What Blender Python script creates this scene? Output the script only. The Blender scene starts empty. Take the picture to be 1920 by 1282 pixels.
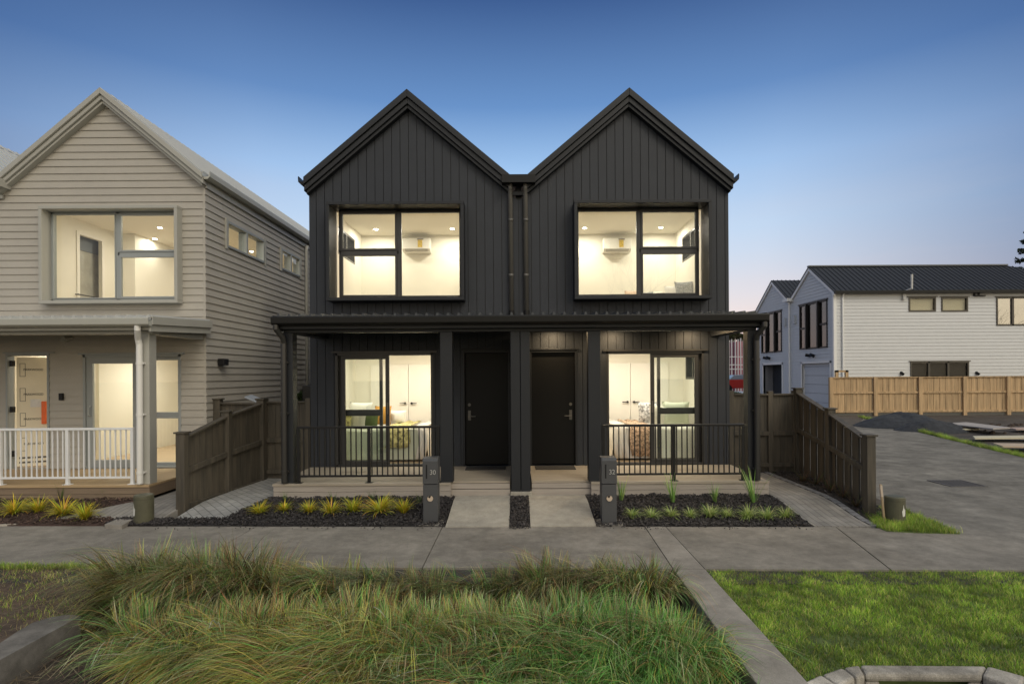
import bpy, bmesh, math, random
import numpy as np
from mathutils import Vector, Matrix, noise

S = bpy.context.scene
COL = S.collection
random.seed(7)
RNG = np.random.default_rng(11)

# ------------------------------------------------------------------ camera
F = 1050.0            # focal length in photograph pixels (1920 wide)
CX, CY = 970.0, 702.0  # vanishing point of the depth lines
EYE = 1.92
ROLL = 0.00646
cam_d = bpy.data.cameras.new('camera'); cam = bpy.data.objects.new('camera', cam_d); COL.objects.link(cam)
cam_d.sensor_width = 36.0; cam_d.lens = F / 1920 * 36.0
cam_d.shift_x = (960 - CX) / 1920.0
cam_d.shift_y = (CY - 641) / 1920.0
cam_d.clip_start = 0.05; cam_d.clip_end = 2000
cam.matrix_world = Matrix.Translation((0, 0, EYE)) @ Matrix.Rotation(math.radians(90), 4, 'X') @ Matrix.Rotation(-ROLL, 4, 'Z')
S.camera = cam

def P(px, py, D):
    """photograph pixel at depth D -> world"""
    u = (px - CX) + (CY - py) * ROLL; v = (CY - py) - (px - CX) * ROLL
    return Vector((u * D / F, D, EYE + v * D / F))
def G(px, py, z=0.0):
    v = (CY - py) - (px - CX) * ROLL
    D = (z - EYE) * F / v
    return P(px, py, D)

# ------------------------------------------------------------------ world, sun
W = bpy.data.worlds.new('World'); S.world = W; W.use_nodes = True
nt = W.node_tree; N = nt.nodes; L = nt.links
for n in list(N): N.remove(n)
def wn(t, **k):
    n = N.new(t)
    for a, b in k.items(): setattr(n, a, b)
    return n
def ramp(n, stops):
    e = n.color_ramp.elements
    while len(e) > 1: e.remove(e[-1])
    e[0].position = stops[0][0]; e[0].color = (*stops[0][1], 1)
    for p, c in stops[1:]:
        q = e.new(p); q.color = (*c, 1)
tc = wn('ShaderNodeTexCoord'); sx = wn('ShaderNodeSeparateXYZ'); L.new(tc.outputs['Generated'], sx.inputs[0])
rf = wn('ShaderNodeValToRGB'); rb = wn('ShaderNodeValToRGB')
ramp(rf, [(0.0, (1.08, .80, .66)), (.05, (1.04, .83, .73)), (.09, (.96, .85, .80)), (.13, (.83, .83, .88)), (.18, (.70, .80, .93)), (.24, (.58, .76, .97)), (.33, (.38, .60, .91)),
          (.43, (.145, .295, .59)), (.57, (.040, .096, .265)), (.72, (.26, .34, .46)), (1, (.75, .76, .76))])
ramp(rb, [(0.0, (1.7, 1.38, .92)), (.10, (1.65, 1.40, 1.0)), (.3, (1.15, 1.10, .98)), (.6, (1.15, 1.12, 1.02)), (1, (.95, .92, .86))])
L.new(sx.outputs[2], rf.inputs[0]); L.new(sx.outputs[2], rb.inputs[0])
mr = wn('ShaderNodeMapRange'); mr.inputs['From Min'].default_value = .0; mr.inputs['From Max'].default_value = .85
dt = wn('ShaderNodeVectorMath', operation='DOT_PRODUCT'); L.new(tc.outputs['Generated'], dt.inputs[0]); dt.inputs[1].default_value = (.50, -.85, .0)
mr.interpolation_type = 'SMOOTHSTEP'; L.new(dt.outputs['Value'], mr.inputs['Value'])
# azimuth falloff away from the glow behind the house
xx = wn('ShaderNodeMath', operation='MULTIPLY'); L.new(sx.outputs[0], xx.inputs[0]); L.new(sx.outputs[0], xx.inputs[1])
az = wn('ShaderNodeMapRange'); az.inputs['From Min'].default_value = 0; az.inputs['From Max'].default_value = .45
az.inputs['To Min'].default_value = 0.0; az.inputs['To Max'].default_value = 1.0; L.new(xx.outputs[0], az.inputs['Value'])
mulc = wn('ShaderNodeMix', data_type='RGBA', blend_type='MULTIPLY'); mulc.inputs['Factor'].default_value = 1
L.new(rf.outputs[0], mulc.inputs['A'])
azr = wn('ShaderNodeValToRGB'); ramp(azr, [(0, (1, 1, 1)), (.35, (.93, .90, .91)), (1, (.42, .46, .56))]); L.new(az.outputs[0], azr.inputs[0]); L.new(azr.outputs[0], mulc.inputs['B'])
mixc = wn('ShaderNodeMix', data_type='RGBA')
L.new(mr.outputs[0], mixc.inputs['Factor']); L.new(mulc.outputs['Result'], mixc.inputs['A']); L.new(rb.outputs[0], mixc.inputs['B'])
mpz = wn('ShaderNodeMapping'); mpz.inputs['Scale'].default_value = (1.6, 1.6, 11); L.new(tc.outputs['Generated'], mpz.inputs[0])
cn = wn('ShaderNodeTexNoise'); cn.inputs['Scale'].default_value = 1.3; cn.inputs['Detail'].default_value = 7; cn.inputs['Roughness'].default_value = .55; L.new(mpz.outputs[0], cn.inputs['Vector'])
cr = wn('ShaderNodeMapRange'); cr.inputs['From Min'].default_value = .42; cr.inputs['From Max'].default_value = .72; cr.inputs['To Max'].default_value = .22; L.new(cn.outputs['Fac'], cr.inputs['Value'])
cl = wn('ShaderNodeMapRange'); cl.inputs['From Min'].default_value = .38; cl.inputs['From Max'].default_value = .08; L.new(sx.outputs[2], cl.inputs['Value'])
cm = wn('ShaderNodeMath', operation='MULTIPLY'); L.new(cr.outputs[0], cm.inputs[0]); L.new(cl.outputs[0], cm.inputs[1])
cloud = wn('ShaderNodeMix', data_type='RGBA'); cloud.inputs['B'].default_value = (.80, .66, .62, 1); L.new(cm.outputs[0], cloud.inputs['Factor']); L.new(mixc.outputs['Result'], cloud.inputs['A'])
bg = wn('ShaderNodeBackground'); bg.inputs[1].default_value = 1.0; wo = wn('ShaderNodeOutputWorld')
L.new(cloud.outputs['Result'], bg.inputs[0]); L.new(bg.outputs[0], wo.inputs[0])

sun_d = bpy.data.lights.new('soft_dusk_sun', 'SUN'); sun_d.energy = 0.9; sun_d.angle = math.radians(25); sun_d.color = (1, .9, .74)
sun = bpy.data.objects.new('soft_dusk_sun', sun_d); COL.objects.link(sun)
sun.rotation_euler = Vector((-.48, .75, -.80)).to_track_quat('-Z', 'Y').to_euler()

S.view_settings.view_transform = 'Standard'; S.view_settings.look = 'None'
S.view_settings.exposure = 0.0; S.view_settings.gamma = 1.0
S.render.engine = 'CYCLES'
S.cycles.use_denoising = True
S.cycles.max_bounces = 8; S.cycles.transparent_max_bounces = 12
S.cycles.sample_clamp_indirect = 4.0

# ------------------------------------------------------------------ materials
MATS = {}
def mat(name, color, rough=.6, metal=0.0, var=0.0, vscale=3.0, bump=0.0, bscale=60.0, spec=.5, emit=None, estr=0.0,
        var2=None, stretch=(1, 1, 1), trans=0.0, vcol=None):
    if name in MATS: return MATS[name]
    m = bpy.data.materials.new(name); m.use_nodes = True; t = m.node_tree; nn = t.nodes; ll = t.links
    b = nn['Principled BSDF']
    b.inputs['Base Color'].default_value = (*color, 1); b.inputs['Roughness'].default_value = rough
    b.inputs['Metallic'].default_value = metal; b.inputs['Specular IOR Level'].default_value = spec
    if emit: b.inputs['Emission Color'].default_value = (*emit, 1); b.inputs['Emission Strength'].default_value = estr
    tcn = nn.new('ShaderNodeTexCoord'); mp = nn.new('ShaderNodeMapping'); mp.inputs['Scale'].default_value = stretch
    ll.new(tcn.outputs['Object'], mp.inputs[0])
    src = None
    if vcol:
        a = nn.new('ShaderNodeAttribute'); a.attribute_name = 'Col'; src = a.outputs['Color']
    if var > 0:
        n1 = nn.new('ShaderNodeTexNoise'); n1.inputs['Scale'].default_value = vscale; n1.inputs['Detail'].default_value = 8
        n1.inputs['Roughness'].default_value = .65; ll.new(mp.outputs[0], n1.inputs['Vector'])
        r = nn.new('ShaderNodeMapRange'); r.inputs['From Min'].default_value = .3; r.inputs['From Max'].default_value = .7
        ll.new(n1.outputs['Fac'], r.inputs['Value'])
        mx = nn.new('ShaderNodeMix'); mx.data_type = 'RGBA'
        lo = tuple(c * (1 - var) for c in color); hi = tuple(min(1, c * (1 + var)) for c in (var2 or color))
        mx.inputs['A'].default_value = (*lo, 1); mx.inputs['B'].default_value = (*hi, 1)
        ll.new(r.outputs[0], mx.inputs['Factor'])
        if src is not None:
            m2 = nn.new('ShaderNodeMix'); m2.data_type = 'RGBA'; m2.blend_type = 'MULTIPLY'; m2.inputs['Factor'].default_value = 1
            ll.new(src, m2.inputs['A']); ll.new(mx.outputs['Result'], m2.inputs['B']); src = m2.outputs['Result']
        else: src = mx.outputs['Result']
    if src is not None: ll.new(src, b.inputs['Base Color'])
    if bump > 0:
        n2 = nn.new('ShaderNodeTexNoise'); n2.inputs['Scale'].default_value = bscale; n2.inputs['Detail'].default_value = 6
        ll.new(mp.outputs[0], n2.inputs['Vector'])
        bp = nn.new('ShaderNodeBump'); bp.inputs['Strength'].default_value = bump; bp.inputs['Distance'].default_value = .01
        ll.new(n2.outputs['Fac'], bp.inputs['Height']); ll.new(bp.outputs[0], b.inputs['Normal'])
    if trans > 0:
        tr = nn.new('ShaderNodeBsdfTranslucent'); ms = nn.new('ShaderNodeMixShader'); ms.inputs[0].default_value = trans
        if src is not None: ll.new(src, tr.inputs[0])
        else: tr.inputs[0].default_value = (*color, 1)
        out = nn['Material Output']
        ll.new(b.outputs[0], ms.inputs[1]); ll.new(tr.outputs[0], ms.inputs[2]); ll.new(ms.outputs[0], out.inputs[0])
    MATS[name] = m; return m

def glass(name, tint=(.96, .98, .97), refl=1.0, smear=0.0):
    if name in MATS: return MATS[name]
    m = bpy.data.materials.new(name); m.use_nodes = True; t = m.node_tree; nn = t.nodes; ll = t.links
    nn.remove(nn['Principled BSDF']); out = nn['Material Output']
    tr = nn.new('ShaderNodeBsdfTransparent'); tr.inputs[0].default_value = (*tint, 1)
    gl = nn.new('ShaderNodeBsdfGlossy'); gl.inputs['Roughness'].default_value = .0
    lw = nn.new('ShaderNodeLayerWeight'); lw.inputs['Blend'].default_value = .5
    pw = nn.new('ShaderNodeMath'); pw.operation = 'POWER'; pw.inputs[1].default_value = 4.0; ll.new(lw.outputs['Facing'], pw.inputs[0])
    mu = nn.new('ShaderNodeMath'); mu.operation = 'MULTIPLY_ADD'; mu.inputs[1].default_value = .7; mu.inputs[2].default_value = .032 * refl; mu.use_clamp = True
    ll.new(pw.outputs[0], mu.inputs[0])
    ms = nn.new('ShaderNodeMixShader'); ll.new(mu.outputs[0], ms.inputs[0]); ll.new(tr.outputs[0], ms.inputs[1]); ll.new(gl.outputs[0], ms.inputs[2])
    ll.new(ms.outputs[0], out.inputs[0]); MATS[name] = m; return m

def pattern(name, kind, c1, c2, cm, scale=1.0, bw=.2, bh=.1, mortar=.006, rot=0.0, rough=.8, bump=.4, dirt=.2):
    """brick-patterned paving"""
    m = bpy.data.materials.new(name); m.use_nodes = True; t = m.node_tree; nn = t.nodes; ll = t.links; b = nn['Principled BSDF']
    tcn = nn.new('ShaderNodeTexCoord'); mp = nn.new('ShaderNodeMapping'); mp.inputs['Rotation'].default_value = (0, 0, rot)
    ll.new(tcn.outputs['Object'], mp.inputs[0])
    br = nn.new('ShaderNodeTexBrick'); br.inputs['Scale'].default_value = scale; br.inputs['Brick Width'].default_value = bw
    br.inputs['Row Height'].default_value = bh; br.inputs['Mortar Size'].default_value = mortar
    br.inputs['Color1'].default_value = (*c1, 1); br.inputs['Color2'].default_value = (*c2, 1); br.inputs['Mortar'].default_value = (*cm, 1)
    ll.new(mp.outputs[0], br.inputs['Vector'])
    n1 = nn.new('ShaderNodeTexNoise'); n1.inputs['Scale'].default_value = 3; n1.inputs['Detail'].default_value = 8; ll.new(tcn.outputs['Object'], n1.inputs['Vector'])
    r = nn.new('ShaderNodeMapRange'); r.inputs['From Min'].default_value = .3; r.inputs['From Max'].default_value = .7
    r.inputs['To Min'].default_value = 1 - dirt; r.inputs['To Max'].default_value = 1 + dirt; ll.new(n1.outputs['Fac'], r.inputs['Value'])
    mx = nn.new('ShaderNodeMix'); mx.data_type = 'RGBA'; mx.blend_type = 'MULTIPLY'; mx.inputs['Factor'].default_value = 1
    ll.new(br.outputs['Color'], mx.inputs['A']); ll.new(r.outputs[0], mx.inputs['B']); ll.new(mx.outputs['Result'], b.inputs['Base Color'])
    b.inputs['Roughness'].default_value = rough
    bp = nn.new('ShaderNodeBump'); bp.inputs['Strength'].default_value = bump; bp.inputs['Distance'].default_value = .006; bp.invert = True
    ll.new(br.outputs['Fac'], bp.inputs['Height']); ll.new(bp.outputs[0], b.inputs['Normal'])
    MATS[name] = m; return m

def concrete(name, c, blotch=.22, fine=.10, rough=.88):
    m = bpy.data.materials.new(name); m.use_nodes = True; t = m.node_tree; nn = t.nodes; ll = t.links; b = nn['Principled BSDF']
    tcn = nn.new('ShaderNodeTexCoord')
    prev = None
    col = nn.new('ShaderNodeRGB'); col.outputs[0].default_value = (*c, 1); prev = col.outputs[0]
    for sc, amt, det, fm, to in ((.9, blotch, 9, .3, .7), (3.1, blotch * .6, 10, .35, .65), (130, fine * 1.6, 3, .3, .7), (9, fine, 8, .35, .65)):
        n1 = nn.new('ShaderNodeTexNoise'); n1.inputs['Scale'].default_value = sc; n1.inputs['Detail'].default_value = det; n1.inputs['Roughness'].default_value = .7
        ll.new(tcn.outputs['Object'], n1.inputs['Vector'])
        r = nn.new('ShaderNodeMapRange'); r.inputs['From Min'].default_value = fm; r.inputs['From Max'].default_value = to
        r.inputs['To Min'].default_value = 1 - amt; r.inputs['To Max'].default_value = 1 + amt; ll.new(n1.outputs['Fac'], r.inputs['Value'])
        mx = nn.new('ShaderNodeMix'); mx.data_type = 'RGBA'; mx.blend_type = 'MULTIPLY'; mx.inputs['Factor'].default_value = 1
        ll.new(prev, mx.inputs['A']); ll.new(r.outputs[0], mx.inputs['B']); prev = mx.outputs['Result']
    # scattered pale scuffs
    n3 = nn.new('ShaderNodeTexNoise'); n3.inputs['Scale'].default_value = 2.3; n3.inputs['Detail'].default_value = 12; n3.inputs['Roughness'].default_value = .8
    n3.inputs['Distortion'].default_value = 1.5
    ll.new(tcn.outputs['Object'], n3.inputs['Vector'])
    r = nn.new('ShaderNodeMapRange'); r.inputs['From Min'].default_value = .64; r.inputs['From Max'].default_value = .72; ll.new(n3.outputs['Fac'], r.inputs['Value'])
    mx = nn.new('ShaderNodeMix'); mx.data_type = 'RGBA'; ll.new(r.outputs[0], mx.inputs['Factor']); ll.new(prev, mx.inputs['A'])
    mx.inputs['B'].default_value = (*(min(1, k * 1.6) for k in c), 1); prev = mx.outputs['Result']
    ll.new(prev, b.inputs['Base Color']); b.inputs['Roughness'].default_value = rough; b.inputs['Specular IOR Level'].default_value = .12
    n2 = nn.new('ShaderNodeTexNoise'); n2.inputs['Scale'].default_value = 180; n2.inputs['Detail'].default_value = 4; ll.new(tcn.outputs['Object'], n2.inputs['Vector'])
    bp = nn.new('ShaderNodeBump'); bp.inputs['Strength'].default_value = .35; bp.inputs['Distance'].default_value = .004
    ll.new(n2.outputs['Fac'], bp.inputs['Height']); ll.new(bp.outputs[0], b.inputs['Normal'])
    MATS[name] = m; return m

def wood(name, c, grain=(30, 2, 2), var=.25, rough=.7, c2=None):
    return mat(name, c, rough, var=var, vscale=1.0, bump=.25, bscale=3, stretch=grain, var2=c2)

BLK = mat('black_cladding', (.0195, .0235, .0320), .6, var=.10, vscale=2.5, bump=.5, bscale=110)
BLKT = mat('black_trim', (.0155, .0175, .0215), .5, spec=.35, bump=.06, bscale=80)
BLKM = mat('black_metal', (.010, .010, .011), .4, spec=.3)
BLKG = mat('dark_gutter', (.009, .009, .009), .4, spec=.25)
DPIPE = mat('dark_downpipe', (.11, .105, .095), .33)
DOORM = mat('black_door', (.006, .006, .006), .5, spec=.2, bump=.08, bscale=200)
ALU = mat('dark_aluminium', (.030, .030, .031), .38)
TAU = mat('taupe_boards', (.41, .385, .34), .6, var=.05, vscale=2, bump=.25, bscale=160)
TAUT = mat('taupe_trim', (.38, .375, .34), .5, var=.03)
TAUW = mat('grey_window_frame', (.30, .32, .32), .45)
TAUR = mat('pale_roof_steel', (.50, .51, .50), .4, metal=.2)
WHT = mat('white_paint', (.78, .78, .76), .4)
PIPW = mat('white_pipe', (.74, .73, .70), .35)
GLS = glass('window_glass'); GLSD = glass('strong_reflecting_glass', (.45, .5, .52), 3.5)
WALLI = mat('cream_wall', (.80, .765, .67), .7, var=.02)
CEIL = mat('cream_ceiling', (.80, .76, .66), .8)
FLOORI = wood('pale_plank_floor', (.52, .40, .27), (2, 30, 2), .15, .45)
DOORI = mat('wardrobe_paint', (.80, .77, .70), .45)
LAMP = mat('lamp_lens', (1, 1, 1), .5, emit=(1, .90, .68), estr=40.0)
DECK1 = wood('grey_deck_timber', (.33, .285, .225), (2, 40, 40), .14)
DECK2 = wood('brown_deck_timber', (.40, .285, .16), (2, 40, 40), .18)
FASC1 = wood('grey_deck_fascia', (.34, .30, .26), (2, 40, 40), .14)
FASC2 = wood('brown_deck_fascia', (.21, .155, .105), (2, 40, 40), .18)
FEN = wood('dark_fence_timber', (.058, .053, .042), (14, 14, 1.2), .40, c2=(.072, .060, .044))
FENB = wood('new_fence_timber', (.40, .28, .155), (9, 9, .6), .32, c2=(.48, .33, .18))
CONC = concrete('path_concrete', (.225, .208, .18), .26, .14)
CONL = concrete('light_path_concrete', (.36, .335, .285), .16)
KERBM = concrete('kerb_concrete', (.27, .25, .22), .25)
DRIVE = concrete('driveway_concrete', (.195, .182, .158), .36)
SOIL = mat('brown_soil', (.060, .043, .032), .95, var=.5, vscale=6, bump=1, bscale=40)
ASPH = mat('asphalt', (.05, .05, .05), .9, var=.2, vscale=20, bump=.6, bscale=200)

# ------------------------------------------------------------------ mesh helpers
class MB:
    def __init__(s): s.v = []; s.f = []
    def box(s, x0, x1, y0, y1, z0, z1):
        x0, x1 = sorted((x0, x1)); y0, y1 = sorted((y0, y1)); z0, z1 = sorted((z0, z1))
        i = len(s.v)
        s.v += [(x0, y0, z0), (x1, y0, z0), (x1, y1, z0), (x0, y1, z0), (x0, y0, z1), (x1, y0, z1), (x1, y1, z1), (x0, y1, z1)]
        s.f += [tuple(i + k for k in q) for q in ((3, 2, 1, 0), (4, 5, 6, 7), (0, 1, 5, 4), (1, 2, 6, 5), (2, 3, 7, 6), (3, 0, 4, 7))]
        return s
    def prism(s, a, b):
        """two matching loops"""
        i = len(s.v); n = len(a); s.v += [tuple(p) for p in a] + [tuple(p) for p in b]
        s.f.append(tuple(range(i, i + n))); s.f.append(tuple(range(i + 2 * n - 1, i + n - 1, -1)))
        for k in range(n):
            j = (k + 1) % n; s.f.append((i + k, i + n + k, i + n + j, i + j))
        return s
    def extr(s, poly, vec):
        v = Vector(vec); return s.prism(poly, [Vector(p) + v for p in poly])
    def quad(s, *p):
        i = len(s.v); s.v += [tuple(q) for q in p]; s.f.append(tuple(range(i, i + len(p)))); return s
    def tube(s, pts, r, n=10, cap=True):
        pts = [Vector(p) for p in pts]; rs = r if isinstance(r, (list, tuple)) else [r] * len(pts)
        rings = []
        up = None
        for k, p in enumerate(pts):
            if k == 0: d = pts[1] - p
            elif k == len(pts) - 1: d = p - pts[k - 1]
            else: d = (pts[k + 1] - p).normalized() + (p - pts[k - 1]).normalized()
            d.normalize()
            if up is None: up = Vector((1, 0, 0)) if abs(d.x) < .8 else Vector((0, 0, 1))
            a = d.cross(up).normalized(); b = a.cross(d).normalized(); up = b
            i = len(s.v)
            for q in range(n):
                th = 2 * math.pi * q / n
                s.v.append(tuple(p + (a * math.cos(th) + b * math.sin(th)) * rs[k]))
            rings.append(i)
        for k in range(len(rings) - 1):
            for q in range(n):
                w = (q + 1) % n
                s.f.append((rings[k] + q, rings[k] + w, rings[k + 1] + w, rings[k + 1] + q))
        if cap:
            s.f.append(tuple(rings[0] + q for q in range(n))[::-1]); s.f.append(tuple(rings[-1] + q for q in range(n)))
        return s
    def build(s, name, m, parent=None, bevel=0.0, smooth=False, sub=0):
        me = bpy.data.meshes.new(name); me.from_pydata(s.v, [], s.f)
        bm = bmesh.new(); bm.from_mesh(me); bmesh.ops.recalc_face_normals(bm, faces=bm.faces); bm.to_mesh(me); bm.free()
        if m: me.materials.append(m)
        o = bpy.data.objects.new(name, me); COL.objects.link(o)
        if parent is not None: attach(o, parent)
        if bevel:
            b = o.modifiers.new('bevel', 'BEVEL'); b.width = bevel; b.segments = 2; b.limit_method = 'ANGLE'; b.angle_limit = math.radians(50)
        if sub:
            q = o.modifiers.new('sub', 'SUBSURF'); q.levels = sub; q.render_levels = sub
        if smooth:
            me.polygons.foreach_set('use_smooth', [True] * len(me.polygons))
        return o
def attach(o, parent):
    o.parent = parent
    loc = parent.location.copy(); p = parent.parent
    o.matrix_parent_inverse = parent_world(parent).inverted()
def parent_world(p):
    m = Matrix.Translation(p.location) @ p.rotation_euler.to_matrix().to_4x4()
    if p.parent is not None: m = parent_world(p.parent) @ p.matrix_parent_inverse @ m
    return m
def thing(name, label, cat, loc=(0, 0, 0), group=None):
    o = bpy.data.objects.new(name, None); COL.objects.link(o); o.location = loc; o.empty_display_size = .2
    o['label'] = label; o['category'] = cat
    if group: o['group'] = group
    return o
def tag(o, label, cat, group=None):
    o['label'] = label; o['category'] = cat
    if group: o['group'] = group
    return o
def struct(o, kind='structure', label=None, cat=None):
    o['kind'] = kind
    if label: o['label'] = label
    if cat: o['category'] = cat
    return o
def text_mesh(txt, size, name, m, parent, origin, rot=(math.radians(90), 0, 0), depth=.002, sx=1.0, bold=0.0):
    c = bpy.data.curves.new('t', 'FONT'); c.body = txt; c.size = size; c.extrude = depth; c.offset = bold
    c.align_x = 'CENTER'; c.align_y = 'CENTER'
    o = bpy.data.objects.new('t', c); COL.objects.link(o)
    dg = bpy.context.evaluated_depsgraph_get(); me = bpy.data.meshes.new_from_object(o.evaluated_get(dg))
    bpy.data.objects.remove(o)
    me.transform(Matrix.Translation(origin) @ Matrix.LocRotScale(None, None, None) @ Matrix.Rotation(rot[2], 4, 'Z') @ Matrix.Rotation(rot[0], 4, 'X') @ Matrix.Diagonal((sx, 1, 1, 1)))
    me.materials.clear(); me.materials.append(m)
    q = bpy.data.objects.new(name, me); COL.objects.link(q)
    if parent: attach(q, parent)
    return q

def clip(poly, a, b, c):
    out = []
    for i in range(len(poly)):
        p, q = poly[i - 1], poly[i]
        dp = a * p[0] + b * p[1] - c; dq = a * q[0] + b * q[1] - c
        if (dp <= 0) != (dq <= 0):
            t = dp / (dp - dq); out.append((p[0] + (q[0] - p[0]) * t, p[1] + (q[1] - p[1]) * t))
        if dq <= 0: out.append(q)
    return out
def minus(rects, h):
    out = []
    for (a, b, c, d) in rects:
        p, q, r, s = max(a, h[0]), min(b, h[1]), max(c, h[2]), min(d, h[3])
        if p >= q or r >= s: out.append((a, b, c, d)); continue
        if c < r: out.append((a, b, c, r))
        if s < d: out.append((a, b, s, d))
        if a < p: out.append((a, p, r, s))
        if q < b: out.append((q, b, r, s))
    return out
def clad(mb, M, rects, holes, planes, outf):
    for (a, b, c, d) in rects:
        rs = [(a, b, c, d)]
        for h in holes: rs = minus(rs, h)
        for (p, q, r, s) in rs:
            if q - p < 1e-4 or s - r < 1e-4: continue
            poly = [(p, r), (q, r), (q, s), (p, s)]
            for pl in planes: poly = clip(poly, *pl) if poly else poly
            if len(poly) < 3: continue
            ded = []
            for k in poly:
                if not ded or abs(k[0] - ded[-1][0]) + abs(k[1] - ded[-1][1]) > 1e-5: ded.append(k)
            if abs(ded[0][0] - ded[-1][0]) + abs(ded[0][1] - ded[-1][1]) < 1e-5: ded.pop()
            if len(ded) < 3: continue
            mb.prism([M(u, v, outf(u, v, (a, b, c, d))) for u, v in ded], [M(u, v, -.03) for u, v in ded])
def lap_rects(u0, u1, z0, z1, pitch=.1244):
    out = []; z = z0
    while z < z1 - 1e-4: out.append((u0, u1, z, min(z + pitch, z1))); z += pitch
    return out
def lap_out(u, v, r): return .020 - .016 * (v - r[2]) / .1244
def vert_rects(u0, u1, z0, z1, pitch, gap=.010, start=0.0):
    out = []; x = u0 + start
    if start: out.append((u0, u0 + start - gap, z0, z1))
    while x < u1 - 1e-4: out.append((x, min(x + pitch - gap, u1), z0, z1)); x += pitch
    return out

def light(name, loc, energy, size=.12, color=(1, .915, .77), parent=None, spread=None):
    d = bpy.data.lights.new(name, 'AREA'); d.shape = 'DISK'; d.size = size; d.energy = energy; d.color = color
    if spread: d.spread = math.radians(spread)
    o = bpy.data.objects.new(name, d); COL.objects.link(o); o.location = loc
    if parent: attach(o, parent)
    return o

# ------------------------------------------------------------------ duplex houses
Y0, YB = 9.72, 20.0
DECK_Z, CEIL_Z = .34, 5.04
XO = 3.63                     # half width
APX, APZ, PITCH = 1.897, 6.84, .84

def framed_pane(parent_part, X, rects, yf, yb, m, gname, gmat, fw):
    """rects: list of (x0,x1,z0,z1) outer sizes of frames with a pane in each; X maps local x' to world"""
    for (a, b, c, d, w) in rects:
        f = MB(); x0, x1 = X(a), X(b)
        if x0 > x1: x0, x1 = x1, x0
        f.box(x0, x1, yf, yb, c, c + w); f.box(x0, x1, yf, yb, d - w, d)
        f.box(x0, x0 + w, yf, yb, c + w, d - w); f.box(x1 - w, x1, yf, yb, c + w, d - w)
        fo = f.build('sash', m, parent_part, bevel=.004)
        ym = (yf + yb) / 2
        g = MB(); g.box(x0 + w - .004, x1 - w + .004, ym - .003, ym + .003, c + w - .004, d - w + .004)
        g.build(gname, gmat, parent_part)

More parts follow.
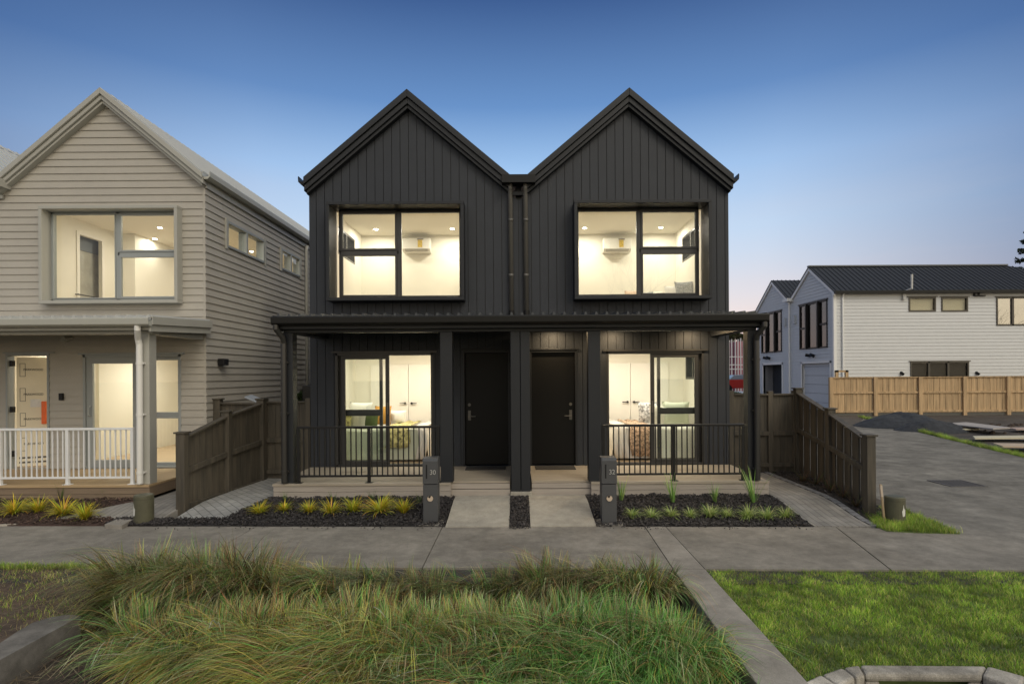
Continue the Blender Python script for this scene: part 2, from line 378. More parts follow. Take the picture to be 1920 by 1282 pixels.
def duplex(p):
    XM = p['XM']; black = p['black']; APX, APZ, TS = p['apx'], p['apz'], p['ts']; DX1 = .955 if black else .885
    H = thing(p['name'], p['label'], p['cat'], (XM, Y0, .1))
    mc, mt, mw = p['clad'], p['trim'], p['win']
    def Mf(u, v, o): return (u, Y0 - o, v)
    units = p['units']
    holes = []; side_holes = {1: [], -1: []}
    BX0, BX1, BZ0, BZ1 = p['box']      # outer size of window surround, local x'
    for sg in (-1, 1):
        X = lambda a, sg=sg: XM + sg * a
        def hole(a, b, c, d):
            q = sorted((X(a), X(b))); holes.append((q[0], q[1], c, d))
        if sg in units:
            hole(BX0 + .05, BX1 - .05, BZ0 + .05, BZ1 - .05); hole(1.50, 3.20, .345, 2.31); hole(.17, DX1 + .035, .345, 2.34)
    for sg in (-1, 1):
        if sg not in units and sg == -1 and not p.get('full', True): continue
        X = lambda a, sg=sg: XM + sg * a
        # gable wall: z <= top line
        zt = APZ - .28 * TS
        xa = X(APX)
        planes = [(PITCH, 1, zt + PITCH * xa), (-PITCH, 1, zt - PITCH * xa)]
        a, b = sorted((X(0), X(XO)))
        mb = MB()
        if black:
            st = 0.0
            clad(mb, Mf, vert_rects(a, b, .1, 6.8, .146, start=.073 if sg > 0 else .125), holes, planes, lambda u, v, r: .014)
        else:
            clad(mb, Mf, lap_rects(a, b, .1, 6.8), holes, planes, lap_out)
        mb.build('front_cladding', mc, H)
        bk = MB(); clad(bk, lambda u, v, o: (u, Y0 - o + .035, v), [(a, b, .1, 6.8)], holes, planes, lambda u, v, r: .03)
        bk.build('wall_backing', BLKM if black else TAUT, H)
        # valley infill board
        # side wall
        sh = p['side_holes'] if (sg == 1) else p.get('side_holes_l', [])
        sm = MB(); xs = X(XO)
        Ms = lambda u, v, o, xs=xs, sg=sg: (xs + sg * (o - .0), u, v)
        if black: clad(sm, Ms, vert_rects(Y0 + .01, YB, .1, 5.28, .146), sh, [], lambda u, v, r: .012)
        else: clad(sm, Ms, lap_rects(Y0 - .02, YB, .1, 5.24), sh, [], lap_out)
        sm.build('side_cladding', mc, H)
        # corner trim / soffit strip under gutter
        # roof: two slopes with thick barges
        rm = MB()
        for side in (1, -1):        # 1 outer slope, -1 inner slope
            xe = (XO + .045) if side == 1 else .037
            ze = APZ - PITCH * abs(xe - APX)
            x0, x1 = X(APX), X(xe)
            rm.prism([(x0, Y0 - .16, APZ), (x1, Y0 - .16, ze), (x1, Y0 - .16, ze - .05), (x0, Y0 - .16, APZ - .05)],
                     [(x0, YB, APZ), (x1, YB, ze), (x1, YB, ze - .05), (x0, YB, APZ - .05)])
            # standing ribs
            y = Y0 + .1
            while y < YB:
                dx = (x1 - x0)
                rm.prism([(x0, y, APZ), (x0, y + .035, APZ), (x0, y + .035, APZ + .028), (x0, y, APZ + .028)],
                         [(x1, y, ze), (x1, y + .035, ze), (x1, y + .035, ze + .028), (x1, y, ze + .028)])
                y += .19
        rm.prism([(X(APX) - .09, Y0 - .165, APZ - .062), (X(APX), Y0 - .165, APZ + .016), (X(APX) + .09, Y0 - .165, APZ - .062)], [(X(APX) - .09, YB, APZ - .062), (X(APX), YB, APZ + .016), (X(APX) + .09, YB, APZ - .062)])
        ro = rm.build('roof', p['roof'], H)
        for (t0, t1, yf, nm) in ((-.012 / TS, .125, .185, 'barge_flashing'), (.125, .235, .150, 'barge_board'), (.235, .305, .115, 'scribe_trim')):
            for side in (1, -1):
                g = MB()
                if side == 1: a0, a1 = t0 * TS, t1 * TS
                xe = (XO + .04) if side == 1 else .117
                if nm == 'scribe_trim' and side == 1: xe = XO + .01
                ze = APZ - PITCH * abs(xe - APX)
                x0, x1 = X(APX), X(xe); pl = .0
                A = [(x0, Y0 - yf, APZ - a0), (x1, Y0 - yf, ze - a0), (x1, Y0 - yf, ze - a1 + .003), (x0, Y0 - yf, APZ - a1 + .003)]
                g.extr(A, (0, yf - .02 + .03, 0)); g.build(nm, mt if black else TAUT, H, bevel=.006)
        # eave gutter on the outer side
        gt = MB(); xe = XO + .02
        prof = [(0, 0), (.0, -.11), (.03, -.14), (.09, -.14), (.13, -.10), (.135, -.02), (.125, 0.0), (.12, -.02), (.11, -.09), (.02, -.1), (.015, 0)]
        z = APZ - PITCH * (xe - APX) + .03
        gt.prism([(X(xe + q[0]), Y0 - .12, z + q[1]) for q in prof], [(X(xe + q[0]), YB, z + q[1]) for q in prof])
        gt.build('eave_gutter', p['gut'], H)
        ev = MB(); ev.box(X(XO - .01), X(XO + .04), Y0 - .02, YB, z - .26, z - .04); ev.build('eave_board', p['gut'] if black else TAUT, H)
    # structure body: back wall and party wall
    bw = MB(); bw.box(XM - XO, XM + XO, YB - .1, YB, .1, 5.2); bw.box(XM - .055, XM + .055, Y0 + .04, YB - .1, .1, 5.3); bw.build('rear_wall', mt, H)
    fb = MB(); fb.box(XM - XO + .02, XM + XO - .02, Y0 + .02, YB - .1, -.2, .32); fb.build('foundation', CONC, H)
    # valley gutter box and downpipes
    vb = MB(); vb.box(XM - .285, XM + .285, 9.47, 9.70, 5.17, 5.305); vb.box(XM - .265, XM + .265, 9.49, 9.70, 5.305, 5.308); vb.build('rainhead', BLKG if black else TAUT, H, bevel=.01)
    tv = MB(); tv.box(XM - .16, XM + .16, Y0 - .06, Y0 - .02, 5.01, 5.08); tv.build('valley_trim', mt, H, bevel=.006)
    if black:
        for dx in (-.145, .115):
            d = MB(); x = XM + dx
            d.tube([(x, 9.58, 5.18), (x, 9.60, 5.10), (x, 9.645, 5.02), (x + .01, 9.645, 2.93)], .040, 14)
            for zz in (4.55, 3.6): d.tube([(x + .005, 9.645, zz), (x + .005, 9.645, zz + .05)], .045, 14)
            d.build('downpipe', DPIPE, H, smooth=True)
            b = MB(); b.tube([(x + .01, 9.645, 3.02), (x + .01, 9.645, 2.88)], .05, 14); b.build('pipe_boot', BLKG, H)
    # ---- units
    for sg in units:
        X = lambda a, sg=sg: XM + sg * a
        bp_ = p['proj']
        # window surround
        sb = MB(); t = .055
        sb.box(X(BX0), X(BX1), Y0 - bp_, Y0 + .10, BZ1 - t, BZ1); sb.box(X(BX0), X(BX1), Y0 - bp_, Y0 + .10, BZ0, BZ0 + t)
        sb.box(X(BX0), X(BX0 + t), Y0 - bp_, Y0 + .10, BZ0 + t, BZ1 - t); sb.box(X(BX1 - t), X(BX1), Y0 - bp_, Y0 + .10, BZ0 + t, BZ1 - t)
        wnd = sb.build('upper_window', mt if black else TAUT, H, bevel=.006)
        wnd['label'] = 'deep box-framed upstairs window'
        a, b, c, d = BX0 + t, BX1 - t, BZ0 + t, BZ1 - t
        if black: b -= .06
        mid = a + (b - a) * .515 if True else 0
        # frame: fixed pane at small x', two stacked on the outer side (for right unit); mirrored by X
        fm = MB(); w = .05; yf, yb = Y0 + .03, Y0 + .11
        fm.box(X(a), X(b), yf, yb, c, c + w); fm.box(X(a), X(b), yf, yb, d - .035, d)
        fm.box(X(a), X(a + .035), yf, yb, c, d); fm.box(X(b - .035), X(b), yf, yb, c, d); fm.box(X(mid - .03), X(mid + .03), yf, yb, c, d)
        zm = c + (d - c) * .53
        fm.box(X(mid), X(b), yf, yb, zm - .03, zm + .03); fm.build('window_frame', mw, wnd, bevel=.003)
        framed_pane(wnd, X, [(a + .035, mid - .03, c + w, d - .035, .018), (mid + .03, b - .035, zm + .03, d - .035, .035),
                             (mid + .03, b - .035, c + w, zm - .03, .035)], Y0 + .015, Y0 + .06, mw, 'glass_pane', GLS, 0)
        # slider
        sf = MB(); yf, yb = Y0 - .02, Y0 + .12
        x0, x1, z0, z1 = 1.50, 3.20, .345, 2.31
        sf.box(X(x0), X(x1), yf, yb, z1 - .045, z1); sf.box(X(x0), X(x1), yf, yb, z0, z0 + .03)
        sf.box(X(x0), X(x0 + .045), yf, yb, z0, z1); sf.box(X(x1 - .045), X(x1), yf, yb, z0, z1)
        sld = sf.build('sliding_door', mw, H, bevel=.003)
        hd = MB(); hd.box(X(x0 - .06), X(x1 + .06), Y0 - .045, Y0 + .0, z1, z1 + .03); hd.build('head_flashing', mw, sld)
        if black:
            # fixed panel with mid rail
            fx = [(2.40, 3.155, 0.375, 1.27, .055), (2.40, 3.155, 1.27, 2.265, .055)]
            framed_pane(sld, X, fx, Y0 + .06, Y0 + .10, mw, 'glass_pane', GLS, 0)
            framed_pane(sld, X, [(2.27, 3.10, 0.375, 2.265, .065)], Y0 - .0, Y0 + .045, mw, 'glass_pane', GLS, 0)
            h = MB(); h.box(X(2.285), X(2.305), Y0 - .035, Y0 - .0, 1.25, 1.45); h.build('pull_handle', DPIPE, sld, bevel=.004)
        else:
            framed_pane(sld, X, [(1.545, 2.46, .375, 2.265, .11)], Y0 - .0, Y0 + .045, mw, 'glass_pane', GLS, 0)
            framed_pane(sld, X, [(2.40, 3.155, .375, 1.25, .055), (2.40, 3.155, 1.25, 2.265, .055)], Y0 + .06, Y0 + .10, mw, 'glass_pane', GLS, 0)
            for yy, s2 in ((Y0 - .04, 1), ):
                h = MB(); h.tube([(X(1.62), yy + .03, 1.25), (X(1.62), yy - .02, 1.27), (X(1.62), yy - .02, 1.40), (X(1.62), yy + .03, 1.42)], .012, 8); h.build('pull_handle', TAUW, sld)
        # entry door
        df = MB(); df.box(X(.17), X(DX1 + .035), Y0 - .03, Y0 + .1, 2.30, 2.34); df.box(X(.17), X(.205), Y0 - .03, Y0 + .1, .345, 2.30); df.box(X(DX1), X(DX1 + .035), Y0 - .03, Y0 + .1, .345, 2.30)
        df.box(X(.14), X(1.02), Y0 - .05, Y0 - .0, 2.34, 2.365)
        dr = df.build('entry_door', mt if black else TAUW, H, bevel=.003)
        if black:
            lf = MB(); lf.box(X(.207), X(.953), Y0 + .03, Y0 + .07, .36, 2.298)
            lf.build('door_leaf', DOORM, dr, bevel=.004)
            hx = .88
            hh = MB(); hh.box(X(hx - .025), X(hx + .025), Y0 + .012, Y0 + .03, 1.13, 1.30); hh.tube([(X(hx), Y0 + .03, 1.20), (X(hx), Y0 - .02, 1.20), (X(hx - .11), Y0 - .02, 1.20)], .010, 8); hh.build('door_handle', DPIPE, dr, bevel=.003)
            hh = MB(); hh.tube([(X(hx), Y0 + .03, 1.40), (X(hx), Y0 + .0, 1.40)], .027, 14); hh.build('deadbolt', DPIPE, dr)
            cd = MB(); cd.box(X(.99), X(1.0), Y0 - .03, Y0 - .01, .345, 2.34); 
        else:
            # leaf standing ajar, wrapped in printed card
            c25, s25 = math.cos(math.radians(24)), math.sin(math.radians(24))
            hx, hy = X(.225) + .04, Y0 + .08
            def LP(r, z, o=0): return (hx + r * c25 + o * s25, hy + r * s25 - o * c25, z)
            lf = MB(); lf.prism([LP(0, .37), LP(.68, .37), LP(.68, 2.28), LP(0, 2.28)], [LP(0, .37, -.04), LP(.68, .37, -.04), LP(.68, 2.28, -.04), LP(0, 2.28, -.04)])
            CARD = mat('cream_card', (.80, .72, .55), .7, var=.05)
            leaf = lf.build('door_leaf', CARD, dr); leaf['label'] = 'door leaf wrapped in printed cream card, standing ajar'
            INK = mat('dark_ink', (.10, .085, .07), .7)
            for i in range(4):
                z = 2.06 - i * .435
                q = MB()
                for (a_, b_, c_, d_) in ((.045, .125, z + .105, z + .112), (.045, .125, z - .12, z - .113), (.045, .051, z - .12, z + .11), (.119, .125, z - .12, z + .11)):
                    q.prism([LP(a_, c_, .003), LP(b_, c_, .003), LP(b_, d_, .003), LP(a_, d_, .003)], [LP(a_, c_, .001), LP(b_, c_, .001), LP(b_, d_, .001), LP(a_, d_, .001)])
                q.build('printed_box', INK, leaf)
                text_mesh('PARKWOOD', .054, 'printed_word', INK, leaf, Vector(LP(.235, z, .003)), rot=(math.radians(90), 0, math.radians(24)), depth=.001, sx=.88, bold=.0003)
            for zz in (.50, .42):
                q = MB()
                for r0 in (.03, .14, .25, .36, .47, .57):
                    q.prism([LP(r0, zz, .004), LP(r0 + .085, zz, .004), LP(r0 + .085, zz + .03, .004), LP(r0, zz + .03, .004)], [LP(r0, zz, .001), LP(r0 + .085, zz, .001), LP(r0 + .085, zz + .03, .001), LP(r0, zz + .03, .001)])
                q.build('printed_band', INK, leaf)
            q = MB(); q.prism([LP(.355, 1.10, .05), LP(.42, 1.10, .05), LP(.42, 1.50, .05), LP(.355, 1.50, .05)], [LP(.355, 1.10, .0), LP(.42, 1.10, .0), LP(.42, 1.50, .0), LP(.355, 1.50, .0)])
            q.build('temporary_handle', mat('orange_plastic', (.80, .14, .03), .4), leaf, bevel=.008)
            q = MB(); q.prism([LP(.19, 1.40, .004), LP(.34, 1.40, .004), LP(.34, 1.54, .004), LP(.19, 1.54, .004)], [LP(.19, 1.40, .001), LP(.34, 1.40, .001), LP(.34, 1.54, .001), LP(.19, 1.54, .001)])
            q.build('taped_note', mat('note_paper', (.74, .72, .68), .7, var=.1, vscale=30), leaf)
            for zz in (.55, 1.32, 2.12):
                q = MB(); q.box(hx - .05, hx - .0, Y0 - .0, Y0 + .06, zz, zz + .10); q.build('hinge', BLKM, dr, bevel=.004)
        # ---- rooms
        def lining(x0, x1, yb, z0, z1, hole, name, sidehole=None, fmat=FLOORI, extra=None):
            mb = MB()
            q = sorted((X(x0), X(x1)))
            clad(mb, lambda u, v, o: (u, Y0 + .13 - o, v), [(q[0], q[1], z0, z1)], [h for h in hole], [], lambda u, v, r: .02)
            mb.box(q[0], q[1], yb, yb + .05, z0, z1)
            mb.box(X(x0), X(x0 - .04), Y0 + .12, yb, z0, z1)
            side = MB()
            Ms2 = lambda u, v, o: (X(x1) + sg * (-o), u, v)
            clad(mb, Ms2, [(Y0 + .12, yb, z0, z1)], sidehole or [], [], lambda u, v, r: 0.0)
            w = mb.build(name, WALLI, H)
            # window reveals
            rv = MB()
            for h in hole:
                if h[3] - h[2] > 3: continue
                rv.box(h[0] - .02, h[1] + .02, Y0 + .10, Y0 + .16, h[3], h[3] + .02)
            c = MB(); c.box(q[0], q[1], Y0 + .11, yb, z1, z1 + .04); c.build('ceiling', CEIL, H)
            fl = MB(); fl.box(q[0], q[1], Y0 + .11, yb, z0 - .03, z0); fl.build('floor', fmat, H)
            sk = MB(); sk.box(X(x0) , X(x1), yb - .015, yb, z0, z0 + .07); sk.build('skirting', DOORI, w)
            return w
        hs = lambda a, b, c, d: (*sorted((X(a), X(b))), c, d)
        up_hole = [hs(BX0 + t, BX1 - t, BZ0 + t, BZ1 - t)]
        gf_hole = [hs(1.52, 3.18, .345, 2.29)]
        ysb = 12.5
        shu = [(10.85, 11.98, 4.28, 4.82)]
        if black:
            lining(.12, 3.50, ysb, 2.72, CEIL_Z, up_hole, 'upstairs_wall', shu)
            lining(1.12, 3.50, 11.95, .36, 2.50, gf_hole, 'bedroom_wall', [(10.85, 11.8, 1.80, 2.35)] if sg == 1 else [])
            # wardrobe
            wd = MB()
            for (a, b) in ((1.56, 2.356), (2.364, 3.16)): wd.box(X(a), X(b), 11.90, 11.94, .44, 2.15)
            wo_ = wd.build('wardrobe_door', DOORI, H, bevel=.003)
            for hx_, dr_ in ((2.29, -1), (2.43, 1)):
                q = MB(); q.tube([(X(hx_), 11.90, 1.325), (X(hx_), 11.86, 1.325)], .024, 12); q.tube([(X(hx_), 11.86, 1.325), (X(hx_ + .11 * dr_), 11.86, 1.325)], .010, 8)
                q.build('lever_handle', BLKM, wo_)
            lights = [(.8, 11.1, 11.95)]
            for (lx, ly, lz, e) in ((1.41, 11.95, CEIL_Z, 25), (3.04, 11.95, CEIL_Z, 22), (2.2, 10.3, CEIL_Z, 26)):
                q = MB(); q.tube([(X(lx), ly, lz - .008), (X(lx), ly, lz + .01)], .055, 20); fo = q.build('downlight', WHT, H)
                q = MB(); q.tube([(X(lx), ly, lz - .012), (X(lx), ly, lz - .004)], .042, 20); q.build('lamp_lens', LAMP, fo)
                light('room_light', (X(lx), ly, lz - .03), .80 * e * p['lite'], .12, parent=H)
            for (lx, ly, e) in ((1.7, 10.9, 20), (2.8, 10.6, 20)):
                q = MB(); q.tube([(X(lx), ly, 2.492), (X(lx), ly, 2.51)], .055, 20); fo = q.build('downlight', WHT, H)
                q = MB(); q.tube([(X(lx), ly, 2.488), (X(lx), ly, 2.498)], .042, 20); q.build('lamp_lens', LAMP, fo)
                light('room_light', (X(lx), ly, 2.47), e * 1.05 * p['lite'], .12, parent=H)
        else:
            lining(.12, 3.50, 15.6, 2.72, CEIL_Z, up_hole, 'upstairs_wall', [(10.40, 11.94, 4.32, 4.82), (12.8, 13.9, 4.36, 4.84)])
            lining(.12, 3.50, 13.6, .36, 2.50, gf_hole + [hs(.205, .955, .345, 2.30)], 'ground_floor_wall', [(13.1, 13.5, 1.9, 2.25)])
            for (lx, ly, e) in ((1.58, 11.7, 26), (.86, 12.65, 9), (2.6, 10.9, 22), (2.4, 14.0, 26)):
                q = MB(); q.tube([(X(lx), ly, CEIL_Z - .008), (X(lx), ly, CEIL_Z + .01)], .055, 20); fo = q.build('downlight', WHT, H)
                q = MB(); q.tube([(X(lx), ly, CEIL_Z - .012), (X(lx), ly, CEIL_Z - .004)], .042, 20); q.build('lamp_lens', LAMP, fo)
                light('room_light', (X(lx), ly, CEIL_Z - .03), e * 1.05 * p['lite'], .12, parent=H)
            for (lx, ly, e) in ((.6, 10.9, 22), (2.0, 11.6, 30), (3.0, 10.6, 22)):
                light('room_light', (X(lx), ly, 2.45), e * 1.05 * p['lite'], .12, parent=H)
                q = MB(); q.tube([(X(lx), ly, 2.492), (X(lx), ly, 2.51)], .055, 20); fo = q.build('downlight', WHT, H)
                q = MB(); q.tube([(X(lx), ly, 2.488), (X(lx), ly, 2.498)], .042, 20); q.build('lamp_lens', LAMP, fo)
            # upstairs partitions: left wall with doorway to a bathroom, right closet block
            q = MB(); q.box(X(.28), X(.34), Y0 + .13, 11.12, 2.72, CEIL_Z); q.box(X(.28), X(.34), 11.72, 12.2, 2.72, CEIL_Z); q.box(X(.28), X(.34), 11.12, 11.72, 4.76, CEIL_Z)
            q.box(X(.28), X(.72), 12.2, 12.26, 2.72, CEIL_Z); q.box(X(.66), X(.72), 12.26, 15.5, 2.72, CEIL_Z)
            q.build('partition', WALLI, H)
            q = MB(); q.box(X(.34), X(.36), 11.05, 11.12, 2.72, 4.82); q.box(X(.34), X(.36), 11.72, 11.79, 2.72, 4.82); q.box(X(.34), X(.36), 11.12, 11.72, 4.76, 4.82); q.build('door_casing', DOORI, H)
            q = MB(); q.box(X(.13), X(.15), 10.6, 12.1, 2.72, 4.50); q.build('bathroom_tile', mat('grey_tile', (.36, .35, .30), .3, var=.25, vscale=3), H)
            q = MB(); q.box(X(.13), X(.15), 10.6, 12.1, 4.51, 5.0); q.build('slate_wall', mat('slate_wall', (.16, .18, .20), .6), H)
            q = MB(); q.tube([(X(.36), 11.0, 3.55), (X(.42), 11.0, 3.55), (X(.42), 11.55, 3.55)], .012, 8); q.build('towel_rail', BLKM, H)
            q = MB(); q.box(X(2.65), X(2.72), 14.2, 14.24, 2.72, 4.6); q.box(X(2.35), X(2.40), 14.2, 14.24, 2.72, 4.6); q.box(X(2.35), X(2.72), 14.2, 14.24, 4.55, 4.6); q.build('inner_door_frame', DOORI, H)
            q = MB(); q.box(X(1.05), X(1.11), 10.6, 13.55, .36, 2.50); q.build('hall_partition', WALLI, H)
        # porch lights
        if p.get('porch') == sg:
            for lx in (.58, 1.62, 2.97):
                q = MB(); q.tube([(X(lx), 9.42, 2.684), (X(lx), 9.42, 2.70)], .05, 18); fo = q.build('porch_downlight', BLKM, H)
                q = MB(); q.tube([(X(lx), 9.42, 2.680), (X(lx), 9.42, 2.688)], .036, 18); q.build('lamp_lens', LAMP, fo)
                light('porch_light', (X(lx), 9.42, 2.672), 10.0, .07, color=(1, .72, .40), parent=H)
    # ---- canopy
    cy0 = 8.10
    xl, xr = XM - XO + .06, XM + XO + (-.06 if black else .12)
    cz = p.get('canopy_dz', 0)
    cf = MB(); cf.prism([(xl, cy0, 2.775), (xl, Y0 - .025, 2.86), (xl, Y0 - .025, 2.83), (xl, cy0, 2.745)], [(xr, cy0, 2.775), (xr, Y0 - .025, 2.86), (xr, Y0 - .025, 2.83), (xr, cy0, 2.745)])
    x = xl + .06
    while x < xr - .05:
        cf.prism([(x, cy0 - .02, 2.775), (x + .045, cy0 - .02, 2.775), (x + .033, cy0 - .02, 2.818), (x + .012, cy0 - .02, 2.818)],
                 [(x, Y0 - .03, 2.86), (x + .045, Y0 - .03, 2.86), (x + .033, Y0 - .03, 2.903), (x + .012, Y0 - .03, 2.903)]); x += .153
    cn = cf.build('canopy_roof', p['roof'], H)
    prof = [(0, 0), (0, -.11), (-.02, -.125), (-.075, -.125), (-.11, -.10), (-.115, -.02), (-.105, -.0), (-.10, -.02), (-.09, -.09), (-.015, -.10)]
    g = MB(); g.prism([(xl - .0, cy0 + q[0] + .02, 2.775 + q[1]) for q in prof], [(xr, cy0 + q[0] + .02, 2.775 + q[1]) for q in prof]); g.build('canopy_gutter', p['gut'], H, bevel=.004)
    g = MB(); g.box(xl + .06, xr - .06, 8.13, 8.17, 2.60, 2.74); g.build('fascia', p['fasc'], H, bevel=.004)
    g = MB(); g.box(xl + .09, xr - .09, 8.24, 8.42, 2.555, 2.72)
    for xx in (xl + .09, xr - .27 if black else xr - .33): g.box(xx, xx + .18, 8.42, Y0 - .03, 2.555, 2.72)
    g.build('canopy_beam', p['fasc'], H, bevel=.004)
    g = MB(); g.box(xl + .28, xr - .28, 8.43, Y0 - .03, 2.69, 2.715); g.build('soffit', p['soffit'], H)
    for sgn_, xx in ((-1, xl), (1, xr)):
        for (t0, t1, ex) in ((-.02, .10, .012), (.10, .20, -.02)):
            g = MB(); a_, b_ = sorted((xx + sgn_ * ex, xx + sgn_ * ex - sgn_ * .03))
            g.prism([(a_, cy0, 2.775 - t0), (a_, Y0 - .025, 2.86 - t0), (a_, Y0 - .025, 2.86 - t1), (a_, cy0, 2.775 - t1)],
                    [(b_, cy0, 2.775 - t0), (b_, Y0 - .025, 2.86 - t0), (b_, Y0 - .025, 2.86 - t1), (b_, cy0, 2.775 - t1)])
            g.build('canopy_barge', p['fasc'] if black else TAUT, H, bevel=.004)
    # posts
    for sg in (-1, 1):
        if sg not in units: continue
        X = lambda a, sg=sg: XM + sg * a
        for (a, b, zb) in ((.0 + .004, .142, .20), (1.0, 1.18, DECK_Z), (3.35, 3.53, DECK_Z)):
            if not black and a > .9 and a < 2: continue
            if not black and a > 3: a, b = 3.47, 3.61
            g = MB(); g.box(X(a), X(b), 8.245, 8.415, zb, 2.555); g.build('post', p['post'], H, bevel=.006)
        # downpipe at the corner
        if black or sg == 1:
            g = MB(); xx = X(3.46 if black else 3.50)
            g.tube([(xx + sg * .06, 8.07, 2.66), (xx + sg * .06, 8.07, 2.60), (xx, 8.17, 2.47), (xx, 8.195, 2.40), (xx, 8.195, .36)], .042, 14)
            for zz in (2.1, 1.35, .5): g.tube([(xx, 8.195, zz), (xx, 8.195, zz + .04)], .047, 14); g.box(xx - .06, xx + .06, 8.20, 8.245, zz + .01, zz + .03)
            g.build('downpipe', p['pipe'], H, smooth=False)
    if black:
        g = MB(); g.box(XM - .07, XM + .07, 8.415, Y0 - .03, .2, 2.555); g.build('party_screen', mt, H)
        g = MB(); g.box(XM - .155, XM + .165, 8.19, 8.44, .05, .20); g.build('post_footing', CONL, H, bevel=.006)
    # decks
    for sg in units:
        X = lambda a, sg=sg: XM + sg * a
        D_ = MB(); y = 8.19
        while y < Y0 - .03:
            y1 = min(y + .136, Y0 - .02); x_in = .16
            if y < 8.27: x_in = 1.03 if black else -.0
            elif not black: x_in = 0
            D_.box(X(x_in), X(3.635), y, y1 - .005, DECK_Z - .03, DECK_Z); y = y1
        dk = D_.build('deck', p['deck'], H)
        fa = MB()
        x_in = 1.03 if black else 0
        if black:
            fa.box(X(x_in), X(3.63), 8.205, 8.23, .22, .308); fa.box(X(x_in), X(3.63), 8.205, 8.23, .10, .216)
            fa.box(X(3.605), X(3.63), 8.23, Y0, .10, .308); fa.box(X(x_in), X(x_in + .025), 8.23, 8.34, .10, .308)
            fa.box(X(.16), X(1.03), 8.29, 8.315, .235, .308); fa.box(X(.16), X(1.03), 8.27, 8.295, .12, .228)
        else:
            fa.box(X(0), X(3.63), 8.205, 8.23, .205, .308); fa.box(X(0), X(3.63), 8.205, 8.23, .10, .20)
            fa.box(X(3.605), X(3.63), 8.23, Y0, .16, .308)
        fa.build('deck_fascia', p['dfas'], H, bevel=.003)
    return H

BH = duplex(dict(name='duplex_house', apx=1.897, apz=6.785, ts=.95, label='black twin-gabled duplex with vertical boards and lit windows, centre of the picture', cat='house', XM=.043, black=True,
    clad=BLK, trim=BLKT, win=ALU, roof=mat('dark_roof_steel', (.045, .05, .058), .45), gut=BLKG, fasc=BLKT, soffit=mat('black_soffit', (.022, .02, .018), .6),
    post=BLKT, pipe=mat('corner_downpipe', (.03, .029, .028), .3), deck=DECK1, dfas=FASC1, units=(-1, 1), box=(.93, 3.25, 3.18, 4.85), proj=.30,
    side_holes=[(10.85, 11.98, 4.28, 4.82), (10.85, 11.8, 1.80, 2.35)], side_holes_l=[(10.85, 11.98, 4.28, 4.82)], lite=1.0, porch=1))
XN = -9.03
NH = duplex(dict(name='weatherboard_house', apx=1.945, apz=6.845, ts=.76, label='taupe weatherboard duplex with pale steel roof at the left edge', cat='house', XM=XN, black=False,
    clad=TAU, trim=TAUT, win=TAUW, roof=TAUR, gut=mat('taupe_gutter', (.40, .40, .36), .4), fasc=TAUT, soffit=mat('taupe_soffit', (.35, .32, .27), .6),
    post=TAUT, pipe=PIPW, deck=DECK2, dfas=FASC2, units=(1,), box=(.87, 3.24, 3.18, 4.85), proj=.17,
    side_holes=[(10.40, 11.94, 4.32, 4.82), (12.8, 13.9, 4.36, 4.84), (13.1, 13.5, 1.9, 2.25)], lite=.82))

def side_window(H, xs, sg, y0, y1, z0, z1, m, mull=True, depth=.13):
    f = MB(); a, b = xs + sg * .035, xs - sg * depth
    w = .045
    f.box(a, b, y0, y0 + w, z0, z1); f.box(a, b, y1 - w, y1, z0, z1); f.box(a, b, y0 + w, y1 - w, z0, z0 + w); f.box(a, b, y0 + w, y1 - w, z1 - w, z1)
    if mull: f.box(a, b, (y0 + y1) / 2 - .03, (y0 + y1) / 2 + .03, z0 + w, z1 - w)
    o = f.build('side_window', m, H, bevel=.003)
    for ya_ in (y0 - .05, y1):
        e = MB(); e.box(xs + sg * .045, xs + sg * .0, ya_, ya_ + .05, z0 - .04, z1 + .03); e.build('facing', TAUT if m is TAUW else BLKT, o)
    g = MB(); g.box(xs - sg * .01, xs - sg * .016, y0 + .02, y1 - .02, z0 + .02, z1 - .02); g.build('glass_pane', GLS, o)
    return o
side_window(NH, XN + XO, 1, 10.40, 11.94, 4.32, 4.82, TAUW)
side_window(NH, XN + XO, 1, 12.8, 13.9, 4.36, 4.84, TAUW)
side_window(NH, XN + XO, 1, 13.1, 13.5, 1.9, 2.25, TAUW, False)
side_window(BH, .043 + XO, 1, 10.85, 11.98, 4.28, 4.82, ALU)
side_window(BH, .043 + XO, 1, 10.85, 11.8, 1.80, 2.35, ALU)
side_window(BH, .043 - XO, -1, 10.85, 11.98, 4.28, 4.82, ALU)
# neighbour extras
g = MB(); g.tube([(XN + XO + .09, 14.2, 5.22), (XN + XO + .07, 14.2, 5.1), (XN + XO + .07, 14.2, .2)], .04, 12); g.build('downpipe', TAUT, NH, smooth=True)
g = MB(); g.box(XN + XO + .02, XN + XO + .14, 10.05, 10.22, 2.12, 2.24); g.build('side_floodlight', BLKM, NH, bevel=.01)
g = MB(); g.box(P(113, 742, 9.7).x, P(120, 742, 9.7).x, 9.66, 9.70, P(117, 750, 9.7).z, P(117, 737, 9.7).z); g.build('doorbell', BLKM, NH, bevel=.004)
c = P(116, 636, 9.6); g = MB(); g.tube([(c.x, 9.70, c.z), (c.x, 9.62, c.z)], .05, 14); g.tube([(c.x + .1, 9.70, c.z + .03), (c.x + .05, 9.60, c.z)], .03, 10); g.build('porch_lamp', TAUT, NH)
